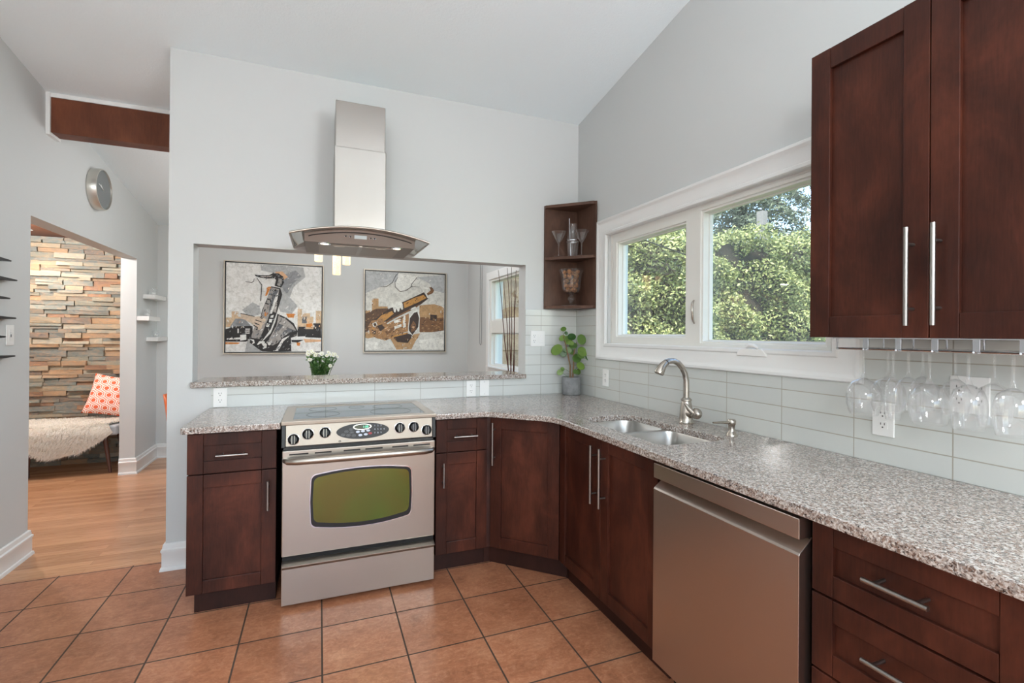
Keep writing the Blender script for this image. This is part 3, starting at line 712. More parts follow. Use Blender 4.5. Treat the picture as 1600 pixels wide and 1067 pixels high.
b2 = rounded([(-.212, -1.345), (-.562, -1.345), (-.570, -1.715), (-.2, -1.72)], [.06, .06, .08, .08], 8)
bowl(b1, .19); bowl(b2, .19)
MB(M['sinksteel']).prism(flg, [b1, b2], XY, .8825, .8838).build('rim', sk, 0)
# ---------------------------------------------------------------- faucet and soap pump
fx, fy = -.112, -1.338
f = thing('faucet', 'brushed nickel pull-down faucet with high curved neck behind the sink', 'faucet', (fx, fy, .914))
MB(M['nickel']).lathe([(0, 0), (.036, 0), (.037, .004), (.034, .010), (.033, .03), (.030, .075), (.025, .105), (.024, .112), (.027, .115), (.027, .122), (.022, .126), (.018, .13), (0, .13)], (fx, fy, .914), 28).build('body', f)
npts = [(-.112, 1.035), (-.112, 1.09), (-.113, 1.13), (-.122, 1.165), (-.14, 1.197), (-.166, 1.221), (-.195, 1.233), (-.222, 1.232), (-.24, 1.225)]
MB(M['nickel']).tube([(x, fy, z) for x, z in npts], .0145, 16).build('neck', f)
MB([M['nickel'], M['slot']]).tube([(-.238, fy, 1.2265), (-.2415, fy, 1.2245)], .0158, 16, 1).tube([(-.241, fy, 1.2248), (-.256, fy, 1.214), (-.27, fy, 1.197), (-.281, fy, 1.178), (-.285, fy, 1.170)], [.0155, .018, .0215, .0245, .0235], 18).build('spray_head', f)
hl = MB(M['nickel']).tube([(fx, fy-.015, .965), (fx, fy-.05, .972)], [.024, .022], 18).ball((fx+.006, fy-.066, .972), .028, sx=.9, sy=1.05).build('handle', f)
MB(M['nickel']).tube([(fx-.006, fy-.055, .975), (fx-.02, fy-.036, .998), (fx-.028, fy-.024, 1.018)], [.016, .011, .006], 12).build('lever', hl)
sx, sy = -.133, -1.652
s = thing('soap_dispenser', 'small brushed nickel soap pump right of the faucet', 'soap dispenser', (sx, sy, .914))
MB(M['nickel']).lathe([(0, 0), (.025, 0), (.025, .004), (.019, .012), (.0145, .02), (.014, .046), (.017, .05), (.0185, .058), (.0185, .066), (.015, .072), (0, .073)], (sx, sy, .914), 24).build('body', s)
MB(M['nickel']).tube([(sx-.012, sy, .972), (sx-.06, sy, .976), (sx-.108, sy, .978)], [.0065, .0055, .004], 12).build('spout', s)

# ---------------------------------------------------------------- range
X0, X1, RY = -2.017, -1.262, -.694
r = thing('range', 'stainless steel slide-in range with green-tinted oven window between the cherry cabinets', 'range', (-1.64, -.35, 0))
MB(M['black']).box(X0+.004, X1-.004, -.66, -.15, .03, .90).build('body', r, 0)
for sx_ in (X0+.05, X1-.05):
    for sy_ in (-.6, -.22): MB(M['black']).tube([(sx_, sy_, 0), (sx_, sy_, .032)], .016, 12).build('foot', r)
ct = MB(M['panel_steel']).prism([(X0-.006, -.695), (X1+.006, -.695), (X1+.006, -.148), (X0-.006, -.148)], [[(X0+.045, -.635), (X1-.045, -.635), (X1-.045, -.215), (X0+.045, -.215)]], XY, .904, .9235, bev=.003).build('cooktop_frame', r, 30)
gl = MB(M['cooktop']).box(X0+.043, X1-.043, -.637, -.213, .904, .9215).build('cooktop_glass', r, 0)
for bx, by, br in ((-1.83, -.50, .085), (-1.83, -.31, .075), (-1.645, -.29, .045), (-1.47, -.32, .085), (-1.475, -.505, .112)):
    MB(M['burner']).lathe([(br, .9216), (br, .9221), (br-.004, .9221), (br-.004, .9216)], (bx, by, 0), 48, close=True).build('burner_ring', gl)
# slanted control panel
FP = face_matrix((0, -.668, .904), (1, 0, 0), (0, -1, 0))
tilt = Matrix.Translation((0, -.676, .904)) @ Matrix.Rotation(math.radians(-6), 4, 'X') @ Matrix(((1, 0, 0, 0), (0, 0, -1, 0), (0, 1, 0, -.106), (0, 0, 0, 1)))
# tilt: (along x, up the panel from its lower edge, out)
cp = MB(M['panel_steel']).box(X0+.014, X1-.014, 0, .106, -.03, 0, bev=.002, X=tilt).build('control_panel', r, 30)
for xa, xb in ((X0-.004, X0+.014), (X1-.014, X1+.004)):
    MB(M['black']).box(xa, xb, -.004, .108, -.06, .004, bev=.002, X=tilt).build('end_cap', r, 30)
def on(x, y, o=0): return tilt @ Vector((x, y, o))
for kx, ky in ((-1.967, .034), (-1.902, .056), (-1.822, .058), (-1.451, .058), (-1.377, .058), (-1.308, .038)):
    X = Matrix.Translation(on(kx, ky, 0)) @ tilt.to_3x3().normalized().to_4x4()
    MB(M['chrome']).lathe([(.0265, 0), (.0285, 0), (.0285, .003), (.0265, .0035)], (0, 0, 0), 32, X=X, close=True).build('knob_ring', cp)
    k = MB(M['black']).lathe([(0, .018), (.016, .018), (.0225, .012), (.0255, .004), (.0255, 0), (0, 0)], (0, 0, 0), 32, X=X).box(-.0055, .0055, -.021, .021, .012, .028, bev=.002, X=X).build('knob', cp, 35)
    MB(M['chrome']).box(-.0075, -.0052, -.020, .020, .014, .026, bev=.0008, X=X).box(.0052, .0075, -.020, .020, .014, .026, bev=.0008, X=X).build('knob_grip', k, 35)
oc, ow, oh = (-1.638, .055), .131, .040
def eye(hw, hh, n=26, flat=.55):
    o = []
    for i in range(2*n):
        a = PI*i/n; cc, ss = math.cos(a), math.sin(a)
        o.append((oc[0]+hw*math.copysign(abs(cc)**.92, cc), oc[1]+hh*math.copysign(abs(ss)**1.05, ss)))
    return o
TP = lambda u, v, d: on(u, v, d)
ov = MB([M['panel_steel'], M['black']]).prism(eye(ow+.0025, oh+.002), [], TP, 0, .0014, 0).prism(eye(ow, oh), [], TP, .0014, .003, 1).build('keypad', cp, 30)
def ell(cx, cy, a_, b_, n=24): return [(cx+a_*math.cos(2*PI*i/n), cy+b_*math.sin(2*PI*i/n)) for i in range(n)]
dp = MB([M['chrome'], M['display']]).prism(ell(-1.642, .076, .046, .0155), [], TP, .003, .004, 0).prism(ell(-1.642, .076, .041, .012), [], TP, .004, .0046, 1).build('display', ov, 30)
def text_mesh(txt, size, X, mat, name, parent, extrude=.0002, align='LEFT'):
    cu_ = bpy.data.curves.new('lettering', 'FONT'); cu_.body = txt; cu_.size = size; cu_.extrude = extrude; cu_.align_x = align; cu_.resolution_u = 3
    ob = bpy.data.objects.new('lettering', cu_); COL.objects.link(ob)
    me = bpy.data.meshes.new_from_object(ob.evaluated_get(bpy.context.evaluated_depsgraph_get()))
    bpy.data.objects.remove(ob); bpy.data.curves.remove(cu_)
    t = bmesh.new(); t.from_mesh(me); bpy.data.meshes.remove(me)
    return MB(mat).merge(t, 0, X).build(name, parent, 0)
TX = lambda x, y, o: tilt @ Matrix.Translation((x, y, o))
text_mesh('1:08', .0165, TX(-1.640, .0705, .0048), M['digits'], 'digits', dp)
for bx, by in ((-1.664, .0515), (-1.639, .0535), (-1.613, .0555), (-1.652, .034), (-1.625, .0365)):
    MB(M['silverkey']).prism(ell(bx, by, .0098, .0058, 18), [], TP, .003, .005).build('key', ov, 30)
MB(M['redkey']).prism(rrect(-1.612, -1.594, .035, .045, .004, 3), [], TP, .003, .0042).build('cancel_key', ov, 30)
gk = MB(M['greykey'])
for bx, by in ((-1.736, .0405), (-1.72, .056), (-1.697, .066), (-1.710, .037), (-1.694, .0505), (-1.684, .034)):
    e1 = ell(bx, by, .0098, .0065, 18); e2 = ell(bx, by, .0086, .0055, 18)
    gk.prism(e1, [e2], TP, .003, .0033)
    gk.box(bx-.0045, bx+.0045, by-.0011, by+.0011, .003, .0033, X=tilt)
gk.build('key_outline', ov, 0)
for i, ch in enumerate('123456789'):
    text_mesh(ch, .0115, TX(-1.582+.0155*(i % 3), .074-.0185*(i//3), .0031), M['silverkey'], 'numeral_key', ov)
text_mesh('0', .0115, TX(-1.535, .055, .0031), M['silverkey'], 'numeral_key', ov)
text_mesh('MAYTAG', .0085, TX(-1.742, .0065, .0003), M['greykey'], 'lettering', cp)
MB(M['slot']).prism(rrect(-1.757, -1.746, .005, .014, .002, 3), [rrect(-1.7545, -1.7485, .0075, .0115, .001, 3)], TP, 0, .0005).build('emblem', cp, 0)
for kx, ky in ((-1.967, .034), (-1.902, .056), (-1.822, .058), (-1.451, .058), (-1.377, .058), (-1.308, .038)):
    pk = MB(M['greykey'])
    for q in range(9):
        an = math.radians(-40+q*32); pk.box(kx+.033*math.cos(an)-.0012, kx+.033*math.cos(an)+.0012, ky+.033*math.sin(an)-.0006, ky+.033*math.sin(an)+.0006, 0, .0003, X=tilt)
    pk.build('dial_mark', cp, 0)
# oven door
od = MB(M['steel']).box(X0, X1, RY, RY+.045, .262, .779, bev=.004).build('oven_door', r, 30)
for va, vb, vz in ((-1.985, -1.898, .7535), (-1.869, -1.791, .7555), (-1.733, -1.652, .758), (-1.627, -1.54, .759), (-1.491, -1.407, .761), (-1.38, -1.29, .7625)):
    MB(M['slot']).box(va, vb, RY-.0006, RY+.01, .757, .764).build('vent_slot', od, 0)
hp = [(-2.005, RY+.002, .733), (-1.99, RY-.028, .733), (-1.95, RY-.040, .734), (-1.85, RY-.048, .736), (-1.64, RY-.054, .738), (-1.43, RY-.048, .736), (-1.33, RY-.040, .734), (-1.29, RY-.028, .733), (-1.275, RY+.002, .733)]
MB(M['steel']).tube(hp, [.012, .015, .017, .018, .0185, .018, .017, .015, .012], 16).build('handle', od)
def oven_win(g):
    x0, x1, zt_, zb_ = -1.884+g, -1.391-g, .651-g, .391+g; rr = .03; o = []
    def bow(xa, xb, za, h, n=14): return [(xa+(xb-xa)*i/n, za+h*(1-(2*i/n-1)**2)) for i in range(n+1)]
    o += bow(x0+rr, x1-rr, zt_, .017); o += arc(x1-rr, zt_-rr, rr, PI/2, 0, 5)[1:]
    o += [(x1+.004, (zt_+zb_)/2)] + arc(x1-rr, zb_+rr, rr, 0, -PI/2, 5)
    o += bow(x1-rr, x0+rr, zb_, -.022)[1:]; o += arc(x0+rr, zb_+rr, rr, -PI/2, -PI, 5)[1:] + [(x0-.004, (zt_+zb_)/2)] + arc(x0+rr, zt_-rr, rr, PI, PI/2, 5)[:-1]
    return o
ow_ = MB([M['chrome'], M['black']]).prism(oven_win(-.004), [], XZ, RY-.002, RY+.003, 0).prism(oven_win(0), [], XZ, RY-.003, RY+.002, 1).build('oven_window', od, 30)
MB(M['ovenglass']).prism([(x, z+(.010 if z < .5 else 0)) for x, z in oven_win(.011)], [], XZ, RY-.0036, RY).build('oven_glass', ow_, 30)
# storage drawer with its lip
dr = MB(M['steel']).box(X0, X1, RY, RY+.04, .022, .222, bev=.003).build('drawer', r, 30)
MB(M['steel']).prism([(RY-.030, .222), (RY-.030, .226), (RY+.03, .246), (RY+.03, .236), (RY-.002, .225), (RY-.002, .2)], [], lambda u, v, d: Vector((d, u, v)), X0+.004, X1-.004).build('drawer_handle', dr, 25)
MB(M['dark']).box(X0+.004, X1-.004, RY+.01, -.63, .222, .262).build('drawer_gap', r, 0)

# ---------------------------------------------------------------- dishwasher
D0, D1, DX = -2.386, -1.771, -.652
dw = thing('dishwasher', 'tall stainless steel dishwasher under the counter between sink cabinet and drawers', 'dishwasher', (-.3, -2.08, 0))
MB(M['black']).box(-.60, -.05, D0+.004, D1-.004, .10, .872).build('body', dw, 0)
MB(M['dark']).box(-.55, -.1, D0+.004, D1-.004, 0, .10).build('toe_kick', dw, 0)
MB(M['steel_dark']).box(DX, -.60, D0+.002, D1-.002, .813, .870, bev=.0025).build('control_panel', dw, 30)
MB(M['steel_dark']).prism([(DX, .112), (DX, .770), (DX+.004, .776), (-.600, .812), (-.600, .112)], [], lambda u, v, d: Vector((u, d, v)), D0+.002, D1-.002, bev=.0015).build('door', dw, 30)
MB(M['dark']).box(-.606, -.598, D0+.006, D1-.006, .805, .82).build('handle_pocket', dw, 0)

# ---------------------------------------------------------------- hood
HC = -1.633
h = thing('range_hood', 'stainless steel chimney range hood with curved glass canopy on the wall above the range', 'range hood', (HC, -.01, 1.86))
MB(M['steel_hood']).box(-1.779, -1.486, -.30, -.002, 1.92, 2.452, bev=.004).build('chimney', h, 30)
MB(M['steel_hood']).box(-1.775, -1.492, -.296, -.002, 2.44, 2.722, bev=.004).build('chimney_extension', h, 30)
hw = .369
def cz(x): k = (x-HC)/hw; return 1.943-.056*k*k
n = 28; xs = [HC-hw+2*hw*i/n for i in range(n+1)]
top = [(x, cz(x)+.004) for x in xs]; bot = [(x, cz(x)-.004) for x in reversed(xs)]
cn_ = MB(M['hoodglass']).prism(top+bot, [], XZ, -.50, -.004, sm=True).build('canopy', h, 30)
rim = [(x, -.503, cz(x)) for x in xs]
MB(M['steel']).tube([(HC-hw, -.03, cz(HC-hw))]+[(HC-hw, -.25, cz(HC-hw)), (HC-hw, -.49, cz(HC-hw))]+rim+[(HC+hw, -.49, cz(HC+hw)), (HC+hw, -.25, cz(HC+hw)), (HC+hw, -.03, cz(HC+hw))], .0062, 10).build('canopy_rim', cn_)
xs2 = [x for x in xs if abs(x-HC) <= .30]; xa, xb = HC-.30, HC+.30
prof = [(xa, 1.862), (xb, 1.862)] + [(x, cz(x)-.005) for x in reversed([xa]+xs2+[xb])]
def HBX(u, v, d):   # front leans forward with height
    return Vector((u, d if d > -.1 else d-(v-1.862)*.55, v))
MB(M['hood_front']).prism(prof, [], HBX, -.415, -.004).build('body', h, 30)
fp = [(xa+.02, cz(xa+.02)-.022)] + [(x, cz(x)-.02) for x in xs2[1:-1]] + [(xb-.02, cz(xb-.02)-.022)]
MB(M['slot']).tube([HBX(x, z, -.4165) for x, z in fp], .0028, 8).build('control_seam', h)
for px, pz in ((-1.72, 1.901), (-1.695, 1.901), (-1.585, 1.899), (-1.563, 1.899)):
    q = HBX(px, pz, -.416); MB([M['chrome'], M['slot']]).ball(q, .0075, 0, 1, .35, 1, 14).ball(q+Vector((0, -.002, 0)), .0045, 1, 1, .4, 1, 12).build('button', h)
MB(M['lcd']).prism([(-1.674, 1.892), (-1.607, 1.892), (-1.607, 1.91), (-1.674, 1.91)], [], HBX, -.4175, -.414).build('display', h, 0)
for xa_, xb_ in ((-1.86, -1.645), (-1.625, -1.41)):
    fl = MB([M['filter'], M['steel_hood']]).box(xa_, xb_, -.36, -.03, 1.858, 1.863, 0).build('filter', h, 0)
    MB(M['steel']).box((xa_+xb_)/2-.03, (xa_+xb_)/2+.03, -.345, -.33, 1.855, 1.859, bev=.001).build('filter_latch', fl, 30)
MB(M['steel']).box(-1.645, -1.625, -.38, -.03, 1.856, 1.863, bev=.001).build('divider', h, 30)
for lx in (-1.83, -1.432):
    l_ = MB([M['chrome'], M['lamp_glow']]).lathe([(0, 1.8595), (.024, 1.8595), (.026, 1.857), (.034, 1.857), (.035, 1.862)], (lx, -.385, 0), 24, 0).lathe([(0, 1.8585), (.022, 1.8585)], (lx, -.385, 0), 20, 1).build('lamp', h)
    lamp('hood_lamp', 'SPOT', (lx, -.385, 1.85), 3.0, (1, .86, .7), (lx, -.385, 0), spot_size=2.0, spot_blend=.8, shadow_soft_size=.02)

# ---------------------------------------------------------------- corner shelf and what stands on it
cs = thing('corner_shelf', 'open dark wood corner shelf high on the walls left of the window', 'shelf', (-.1, -.1, 1.55))
def pent(a, b): return [(-.004, -.004), (-a, -.004), (-a, -b), (-b, -a), (-.004, -a)]
MB(M['shelfwood']).box(-.29, -.004, -.016, -.004, 1.552, 2.325, bev=.001).build('back_panel', cs, 0)
MB(M['shelfwood']).box(-.016, -.004, -.29, -.016, 1.552, 2.325, bev=.001).build('back_panel', cs, 0)
for z0 in (1.552, 1.915, 2.303):
    MB(M['shelfwood']).prism(pent(.288, .032), [], XY, z0, z0+.021, bev=.001).build('shelf', cs, 0)
def goblet(name, label, cat, x, y, z, prof, group=None, mat='stemware', seg=32, flip=False, pn='bowl'):
    t = thing(name, label, cat, (x, y, z), group)
    for nm, pf in prof.items():
        MB(M[mat]).lathe([(r, (-q if flip else q)) for r, q in pf], (x, y, z), seg).build(nm, t, 50)
    return t
def shell(outer, th=.0016):
    """closed thin wall from an outer line of (r, z), open at the last point"""
    return outer+[(max(0, r-th), q+(th if i == len(outer)-1 else 0)) for i, (r, q) in reversed(list(enumerate(outer)))][0:]
FOOT = [(0, 0), (.036, 0), (.037, .0015), (.02, .004), (.005, .009)]
MART = dict(foot=FOOT, stem=[(.005, .008), (.004, .02), (.004, .075), (.006, .088), (.008, .095)], bowl=shell([(0, .092), (.008, .096), (.03, .13), (.055, .183)], .0018))
goblet('martini_glass', 'clear martini glass on the corner shelf, left of the cocktail shaker', 'glass', -.215, -.10, 1.936, MART, 'martini glasses on the corner shelf')
goblet('martini_glass', 'clear martini glass on the corner shelf, right of the cocktail shaker', 'glass', -.083, -.207, 1.936, MART, 'martini glasses on the corner shelf')
k = thing('cocktail_shaker', 'clear glass cocktail shaker between the two martini glasses', 'shaker', (-.100, -.104, 1.936))
MB(M['stemware']).lathe(shell([(0, .001), (.036, .001), (.038, .006), (.047, .118), (.049, .123)], .003), (-.100, -.104, 1.936), 32).build('cup', k, 50)
MB(M['stemware']).lathe(shell([(.050, .122), (.050, .13), (.046, .142), (.036, .2), (.033, .246), (.034, .248), (0, .25)], .0025), (-.100, -.104, 1.936), 32).build('strainer_top', k, 50)
MB(M['chrome']).lathe([(.0495, .119), (.052, .121), (.052, .128), (.0495, .13)], (-.100, -.104, 1.936), 32, close=True).build('collar', k)
MB(M['chrome']).tube([(-.115, -.104, 1.945), (-.127, -.098, 2.222)], .0028, 8).ball((-.127, -.098, 2.224), .0055).build('stirrer', k)
vx, vy, vz = -.118, -.118, 1.573
v = thing('footed_vase', 'large clear footed glass vase filled with pine cones on the lower corner shelf', 'vase', (vx, vy, vz))
MB(M['stemware']).lathe([(0, 0), (.074, 0), (.076, .003), (.05, .008), (.018, .016), (.013, .026), (0, .026)], (vx, vy, vz), 40).build('foot', v, 50)
MB(M['stemware']).lathe([(0, .024), (.013, .026), (.012, .034), (.022, .042), (.026, .053), (.022, .064), (.013, .07), (.012, .078), (.024, .088), (0, .09)], (vx, vy, vz), 32).build('stem', v, 50)
MB(M['stemware']).lathe(shell([(0, .088), (.024, .088), (.055, .104), (.068, .125), (.072, .16), (.074, .20), (.08, .236), (.095, .266)], .0028), (vx, vy, vz), 40).build('bowl', v, 50)
def make_cone():
    m = MB(M['cone']); m.lathe([(0, 0), (.012, .004), (.016, .02), (.011, .042), (0, .052)], (0, 0, 0), 10)
    for row in range(7):
        z = .003+row*.0072; rr = (.016, .021, .023, .022, .019, .014, .008)[row]; nn = (8, 9, 9, 9, 8, 6, 4)[row]
        for q in range(nn):
            an = 2*PI*(q+.5*(row % 2))/nn
            X = Matrix.Rotation(an, 4, 'Z') @ Matrix.Translation((rr*.72, 0, z)) @ Matrix.Rotation(math.radians(-28), 4, 'Y')
            m.ball((0, 0, 0), rr*.42, 0, 1.0, .8, .34, 8, X)
    return m.build('pine_cone', None, 60)
pc = tag(make_cone(), 'brown pine cone inside the footed glass vase on the corner shelf', 'pine cone', 'pine cones in the glass vase')
cl = []
for lay, (zz, rr, nn) in enumerate(((.120, .030, 4), (.152, .040, 5), (.186, .042, 5), (.220, .044, 5), (.252, .05, 4))):
    for q in range(nn):
        an = 2*PI*(q+.37*lay)/nn; cl.append((vx+rr*math.cos(an), vy+rr*math.sin(an), vz+zz))
for i, p in enumerate(cl):
    o = pc if i == 0 else pc.copy()
    if i: COL.objects.link(o)
    o.location = p; o.rotation_euler = (random.uniform(-1.3, 1.3), random.uniform(-1.3, 1.3), random.uniform(0, 6)); s_ = random.uniform(.62, .76); o.scale = (s_, s_, s_)
    o.location = Vector(p) - o.rotation_euler.to_matrix() @ Vector((0, 0, .025*s_))

# ---------------------------------------------------------------- potted plant
px_, py_ = -.103, -.103
p = thing('potted_plant', 'round-leaved plant in a grey concrete pot in the corner of the counter', 'plant', (px_, py_, .914))
MB(M['concrete']).lathe([(0, 0), (.062, 0), (.067, .004), (.071, .127), (.070, .131), (.063, .131), (.061, .112), (0, .112)], (px_, py_, .914), 40).build('pot', p, 40)
MB(M['soil']).lathe([(0, .118), (.03, .119), (.061, .116)], (px_, py_, .914), 24).build('soil', p)
stm = MB(M['stem']); fol = MB([M['pilea'], M['greenstem']])
Z0 = .914+.115
main = [[(px_-.01, py_, Z0), (px_-.012, py_-.004, Z0+.10), (px_-.035, py_-.006, Z0+.19), (px_-.055, py_-.01, Z0+.26), (px_-.075, py_-.01, Z0+.33)],
        [(px_+.006, py_-.01, Z0), (px_+.012, py_-.012, Z0+.10), (px_+.01, py_-.014, Z0+.18), (px_+.035, py_-.01, Z0+.27)]]
for q in main: stm.tube(q, [.007, .006, .005, .004, .003][:len(q)], 8)
def disc_leaf(c, r, nrm, roll=0):
    X = Matrix.Translation(c) @ Vector(nrm).normalized().to_track_quat('Z', 'Y').to_matrix().to_4x4() @ Matrix.Rotation(roll, 4, 'Z')
    t = bmesh.new(); cv = t.verts.new((0, 0, -.12*r)); prev = None; rings = []
    for rr, zz in ((.5, -.06), (.85, 0), (1.0, -.03)):
        rings.append([t.verts.new((r*rr*math.cos(2*PI*k/18)*1.08, r*rr*math.sin(2*PI*k/18)*.92, r*zz)) for k in range(18)])
    for k in range(18):
        j = (k+1) % 18; t.faces.new((cv, rings[0][k], rings[0][j]))
        for a_, b_ in zip(rings, rings[1:]): t.faces.new((a_[k], b_[k], b_[j], a_[j]))
    fol.merge(t, 0, X)
LV = [(-.075, 1.402, .022, 0), (-.05, 1.372, .014, 0), (-.085, 1.335, .025, 0), (-.035, 1.32, .035, 0), (-.008, 1.345, .032, 0), (-.02, 1.30, .022, 0), (.005, 1.28, .030, 0), (.065, 1.325, .038, 1), (-.125, 1.248, .044, 0), (-.065, 1.225, .030, 0), (-.03, 1.245, .026, 0), (.075, 1.235, .038, 1), (.035, 1.185, .036, 1), (.06, 1.21, .028, 1), (.125, 1.185, .032, 1), (.125, 1.145, .020, 1), (-.09, 1.08, .024, 0), (-.075, 1.105, .016, 0), (.055, 1.13, .034, 1), (.02, 1.085, .022, 1), (.05, 1.085, .022, 1), (.0, 1.23, .02, 0)]
for dx, z, r_, st in LV:
    c = Vector((px_+dx*.93, py_-dx*.37-.008-random.random()*.03, z)); nm = Vector((-.35+dx*2+random.uniform(-.4, .4), -1, .35+random.uniform(-.4, .5)))
    disc_leaf(c, r_, nm, random.uniform(0, 3))
    src = min((Vector(a_).lerp(Vector(b_), f_) for q in main for a_, b_ in zip(q, q[1:]) for f_ in (0, .5, 1)), key=lambda s_: abs(s_.z-(z-.03))+.3*(s_-c).length)
    mid = (src+c)/2+Vector((0, .004, .008)); fol.tube([src, mid, c+nm.normalized()*-.003], .0014, 6, 1)
stm.build('stem', p); fol.build('foliage', p, 60)

# ---------------------------------------------------------------- outlets and switches
def receptacle(m, F, a, z):
    m.prism(rrect(a-.0165, a+.0165, z-.014, z+.014, .006, 3), [], lambda u, v, d: F @ Vector((u, v, d)), .0058, .0072, 0)
    for s_ in (-.0062, .0062): m.box(a+s_-.0012, a+s_+.0012, z+.001, z+.0085, .0068, .0076, 1, X=F)
    m.prism(ell(a, z-.007, .0026, .0026, 10), [], lambda u, v, d: F @ Vector((u, v, d)), .0068, .0076, 1)
def plate(name, label, F, a0, a1, z0, z1, gangs, group='outlets and switches'):
    o = F @ Vector(((a0+a1)/2, (z0+z1)/2, 0)); cat = 'switch' if 'switch' in name else 'outlet'
    t = thing(name, label, cat, o, group)
    MB(M['plastic']).box(a0, a1, z0, z1, 0, .006, bev=.002, X=F).build('cover_plate', t, 30)
    n_ = len(gangs)
    for i, g in enumerate(gangs):
        a = a0+(a1-a0)*(i+.5)/n_; zc = (z0+z1)/2
        if g == 'o':
            m = MB([M['plastic'], M['slot']]); receptacle(m, F, a, zc+.0195); receptacle(m, F, a, zc-.0195); m.build('receptacle', t, 30)
        elif g == 's':
            MB(M['plastic']).box(a-.016, a+.016, zc-.033, zc+.033, .005, .0085, bev=.0015, X=F).build('rocker', t, 30)
        elif g == 'd':
            MB([M['plastic'], M['slot']]).box(a-.016, a+.016, zc-.033, zc+.033, .005, .0075, bev=.001, X=F).box(a-.003, a+.003, zc-.012, zc+.014, .007, .0085, 1, X=F).box(a-.006, a+.006, zc+.004, zc+.013, .008, .013, 0, .001, X=F).build('dimmer', t, 30)
        else:
            MB(M['slot']).prism(ell(a, zc+.042, .002, .002, 10), [], lambda u, v, d: F @ Vector((u, v, d)), .006, .0066).prism(ell(a, zc-.042, .002, .002, 10), [], lambda u, v, d: F @ Vector((u, v, d)), .006, .0066).build('screw', t, 30)
    return t
PB = face_matrix((0, -.006, 0), (1, 0, 0), (0, -1, 0)); PR = face_matrix((-.006, 0, 0), (0, -1, 0), (-1, 0, 0)); PLf = face_matrix((XL, 0, 0), (0, 1, 0), (1, 0, 0))
plate('outlet', 'white outlet under the left end of the granite ledge, left of the range', PB, -2.429, -2.357, .917, 1.031, 'o')
plate('outlet', 'white outlet under the right end of the granite ledge, right of the range', PB, -.888, -.818, .917, 1.031, 'o')
plate('blank_plate', 'blank white wall plate under the granite ledge, right beside an outlet', PB, -.789, -.719, .918, 1.032, 'b')
plate('switch_outlet', 'white double plate with an outlet and a rocker switch above the plant pot', PB, -.396, -.281, 1.271, 1.387, 'os')
plate('outlet', 'white outlet on the tiles under the left corner of the window', PR, .388, .464, 1.005, 1.122, 'o')
plate('outlet', 'white outlet on the tiles right below the round-bowled wine glasses', PR, 2.172, 2.243, 1.012, 1.128, 'o')
plate('outlet', 'wide white outlet half hidden behind the hanging wine glasses', PR, 2.402, 2.50, 1.128, 1.242, 'oo')
plate('light_switch', 'white dimmer switch on the left wall beside the opening', PLf, .259, .331, 1.275, 1.391, 'd')

# ---------------------------------------------------------------- stemware rack and glasses
rk = thing('stemware_rack', 'chrome wire stemware rack under the wall cabinet', 'rack', (-.16, -2.5, 1.356))
RYS = [-2.232-.0905*i for i in range(7)]
rl = MB(M['chrome'])
rl.box(-.30, -.03, RYS[-1]-.01, RYS[0]+.005, 1.3545, 1.3578).build('mounting_plate', rk, 0)
for i, y in enumerate(RYS):
    m = MB(M['chrome'])
    m.tube([(-.285, y, 1.355), (-.285, y, 1.322), (-.05, y, 1.322), (-.05, y, 1.355)], .0032, 10)
    for s_ in (-.016, .016):
        if 0 < i < 6 or (i == 0 and s_ < 0) or (i == 6 and s_ > 0): m.tube([(-.293, y+s_*.2, 1.322), (-.27, y+s_, 1.3222), (-.05, y+s_, 1.3222)], .0026, 8)
    if i not in (0, 6): m.box(-.289, -.283, y-.008, y+.008, 1.322, 1.356, bev=.001)
    m.build('rail', rk)
MB(M['chrome']).tube([(-.285, RYS[0], 1.322), (-.285, RYS[-1], 1.322)], .0028, 8).build('front_wire', rk)
ZF = 1.3262
def foot(r=.034): return [(0, 0), (r, 0), (r+.001, .0012), (r*.5, .004), (.0055, .009)]
def stem(n0, n1): return [(.0055, .008), (.004, .02), (.0036, n0*.5), (.004, n0*.85), (.0075, n0), (.010, n1)]
GLOBE = dict(foot=foot(), stem=stem(.092, .098), bowl=shell([(0, .096), (.012, .099), (.034, .112), (.0465, .135), (.0495, .157), (.0485, .178), (.043, .203), (.039, .214)], .0013))
TULIP = dict(foot=foot(), stem=stem(.088, .094), bowl=shell([(0, .092), (.012, .095), (.031, .108), (.0385, .132), (.0405, .155), (.038, .185), (.033, .214)], .0013))
SMALL = dict(foot=foot(.03), stem=stem(.085, .09), bowl=shell([(0, .088), (.011, .091), (.025, .103), (.034, .124), (.036, .15), (.032, .178), (.028, .196)], .0012))
FLUTE = dict(foot=foot(.03), stem=stem(.082, .088), bowl=shell([(0, .086), (.009, .09), (.018, .106), (.023, .135), (.0235, .165), (.021, .2), (.0185, .216)], .0012))
C = [-2.278, -2.368, -2.459, -2.549, -2.640]
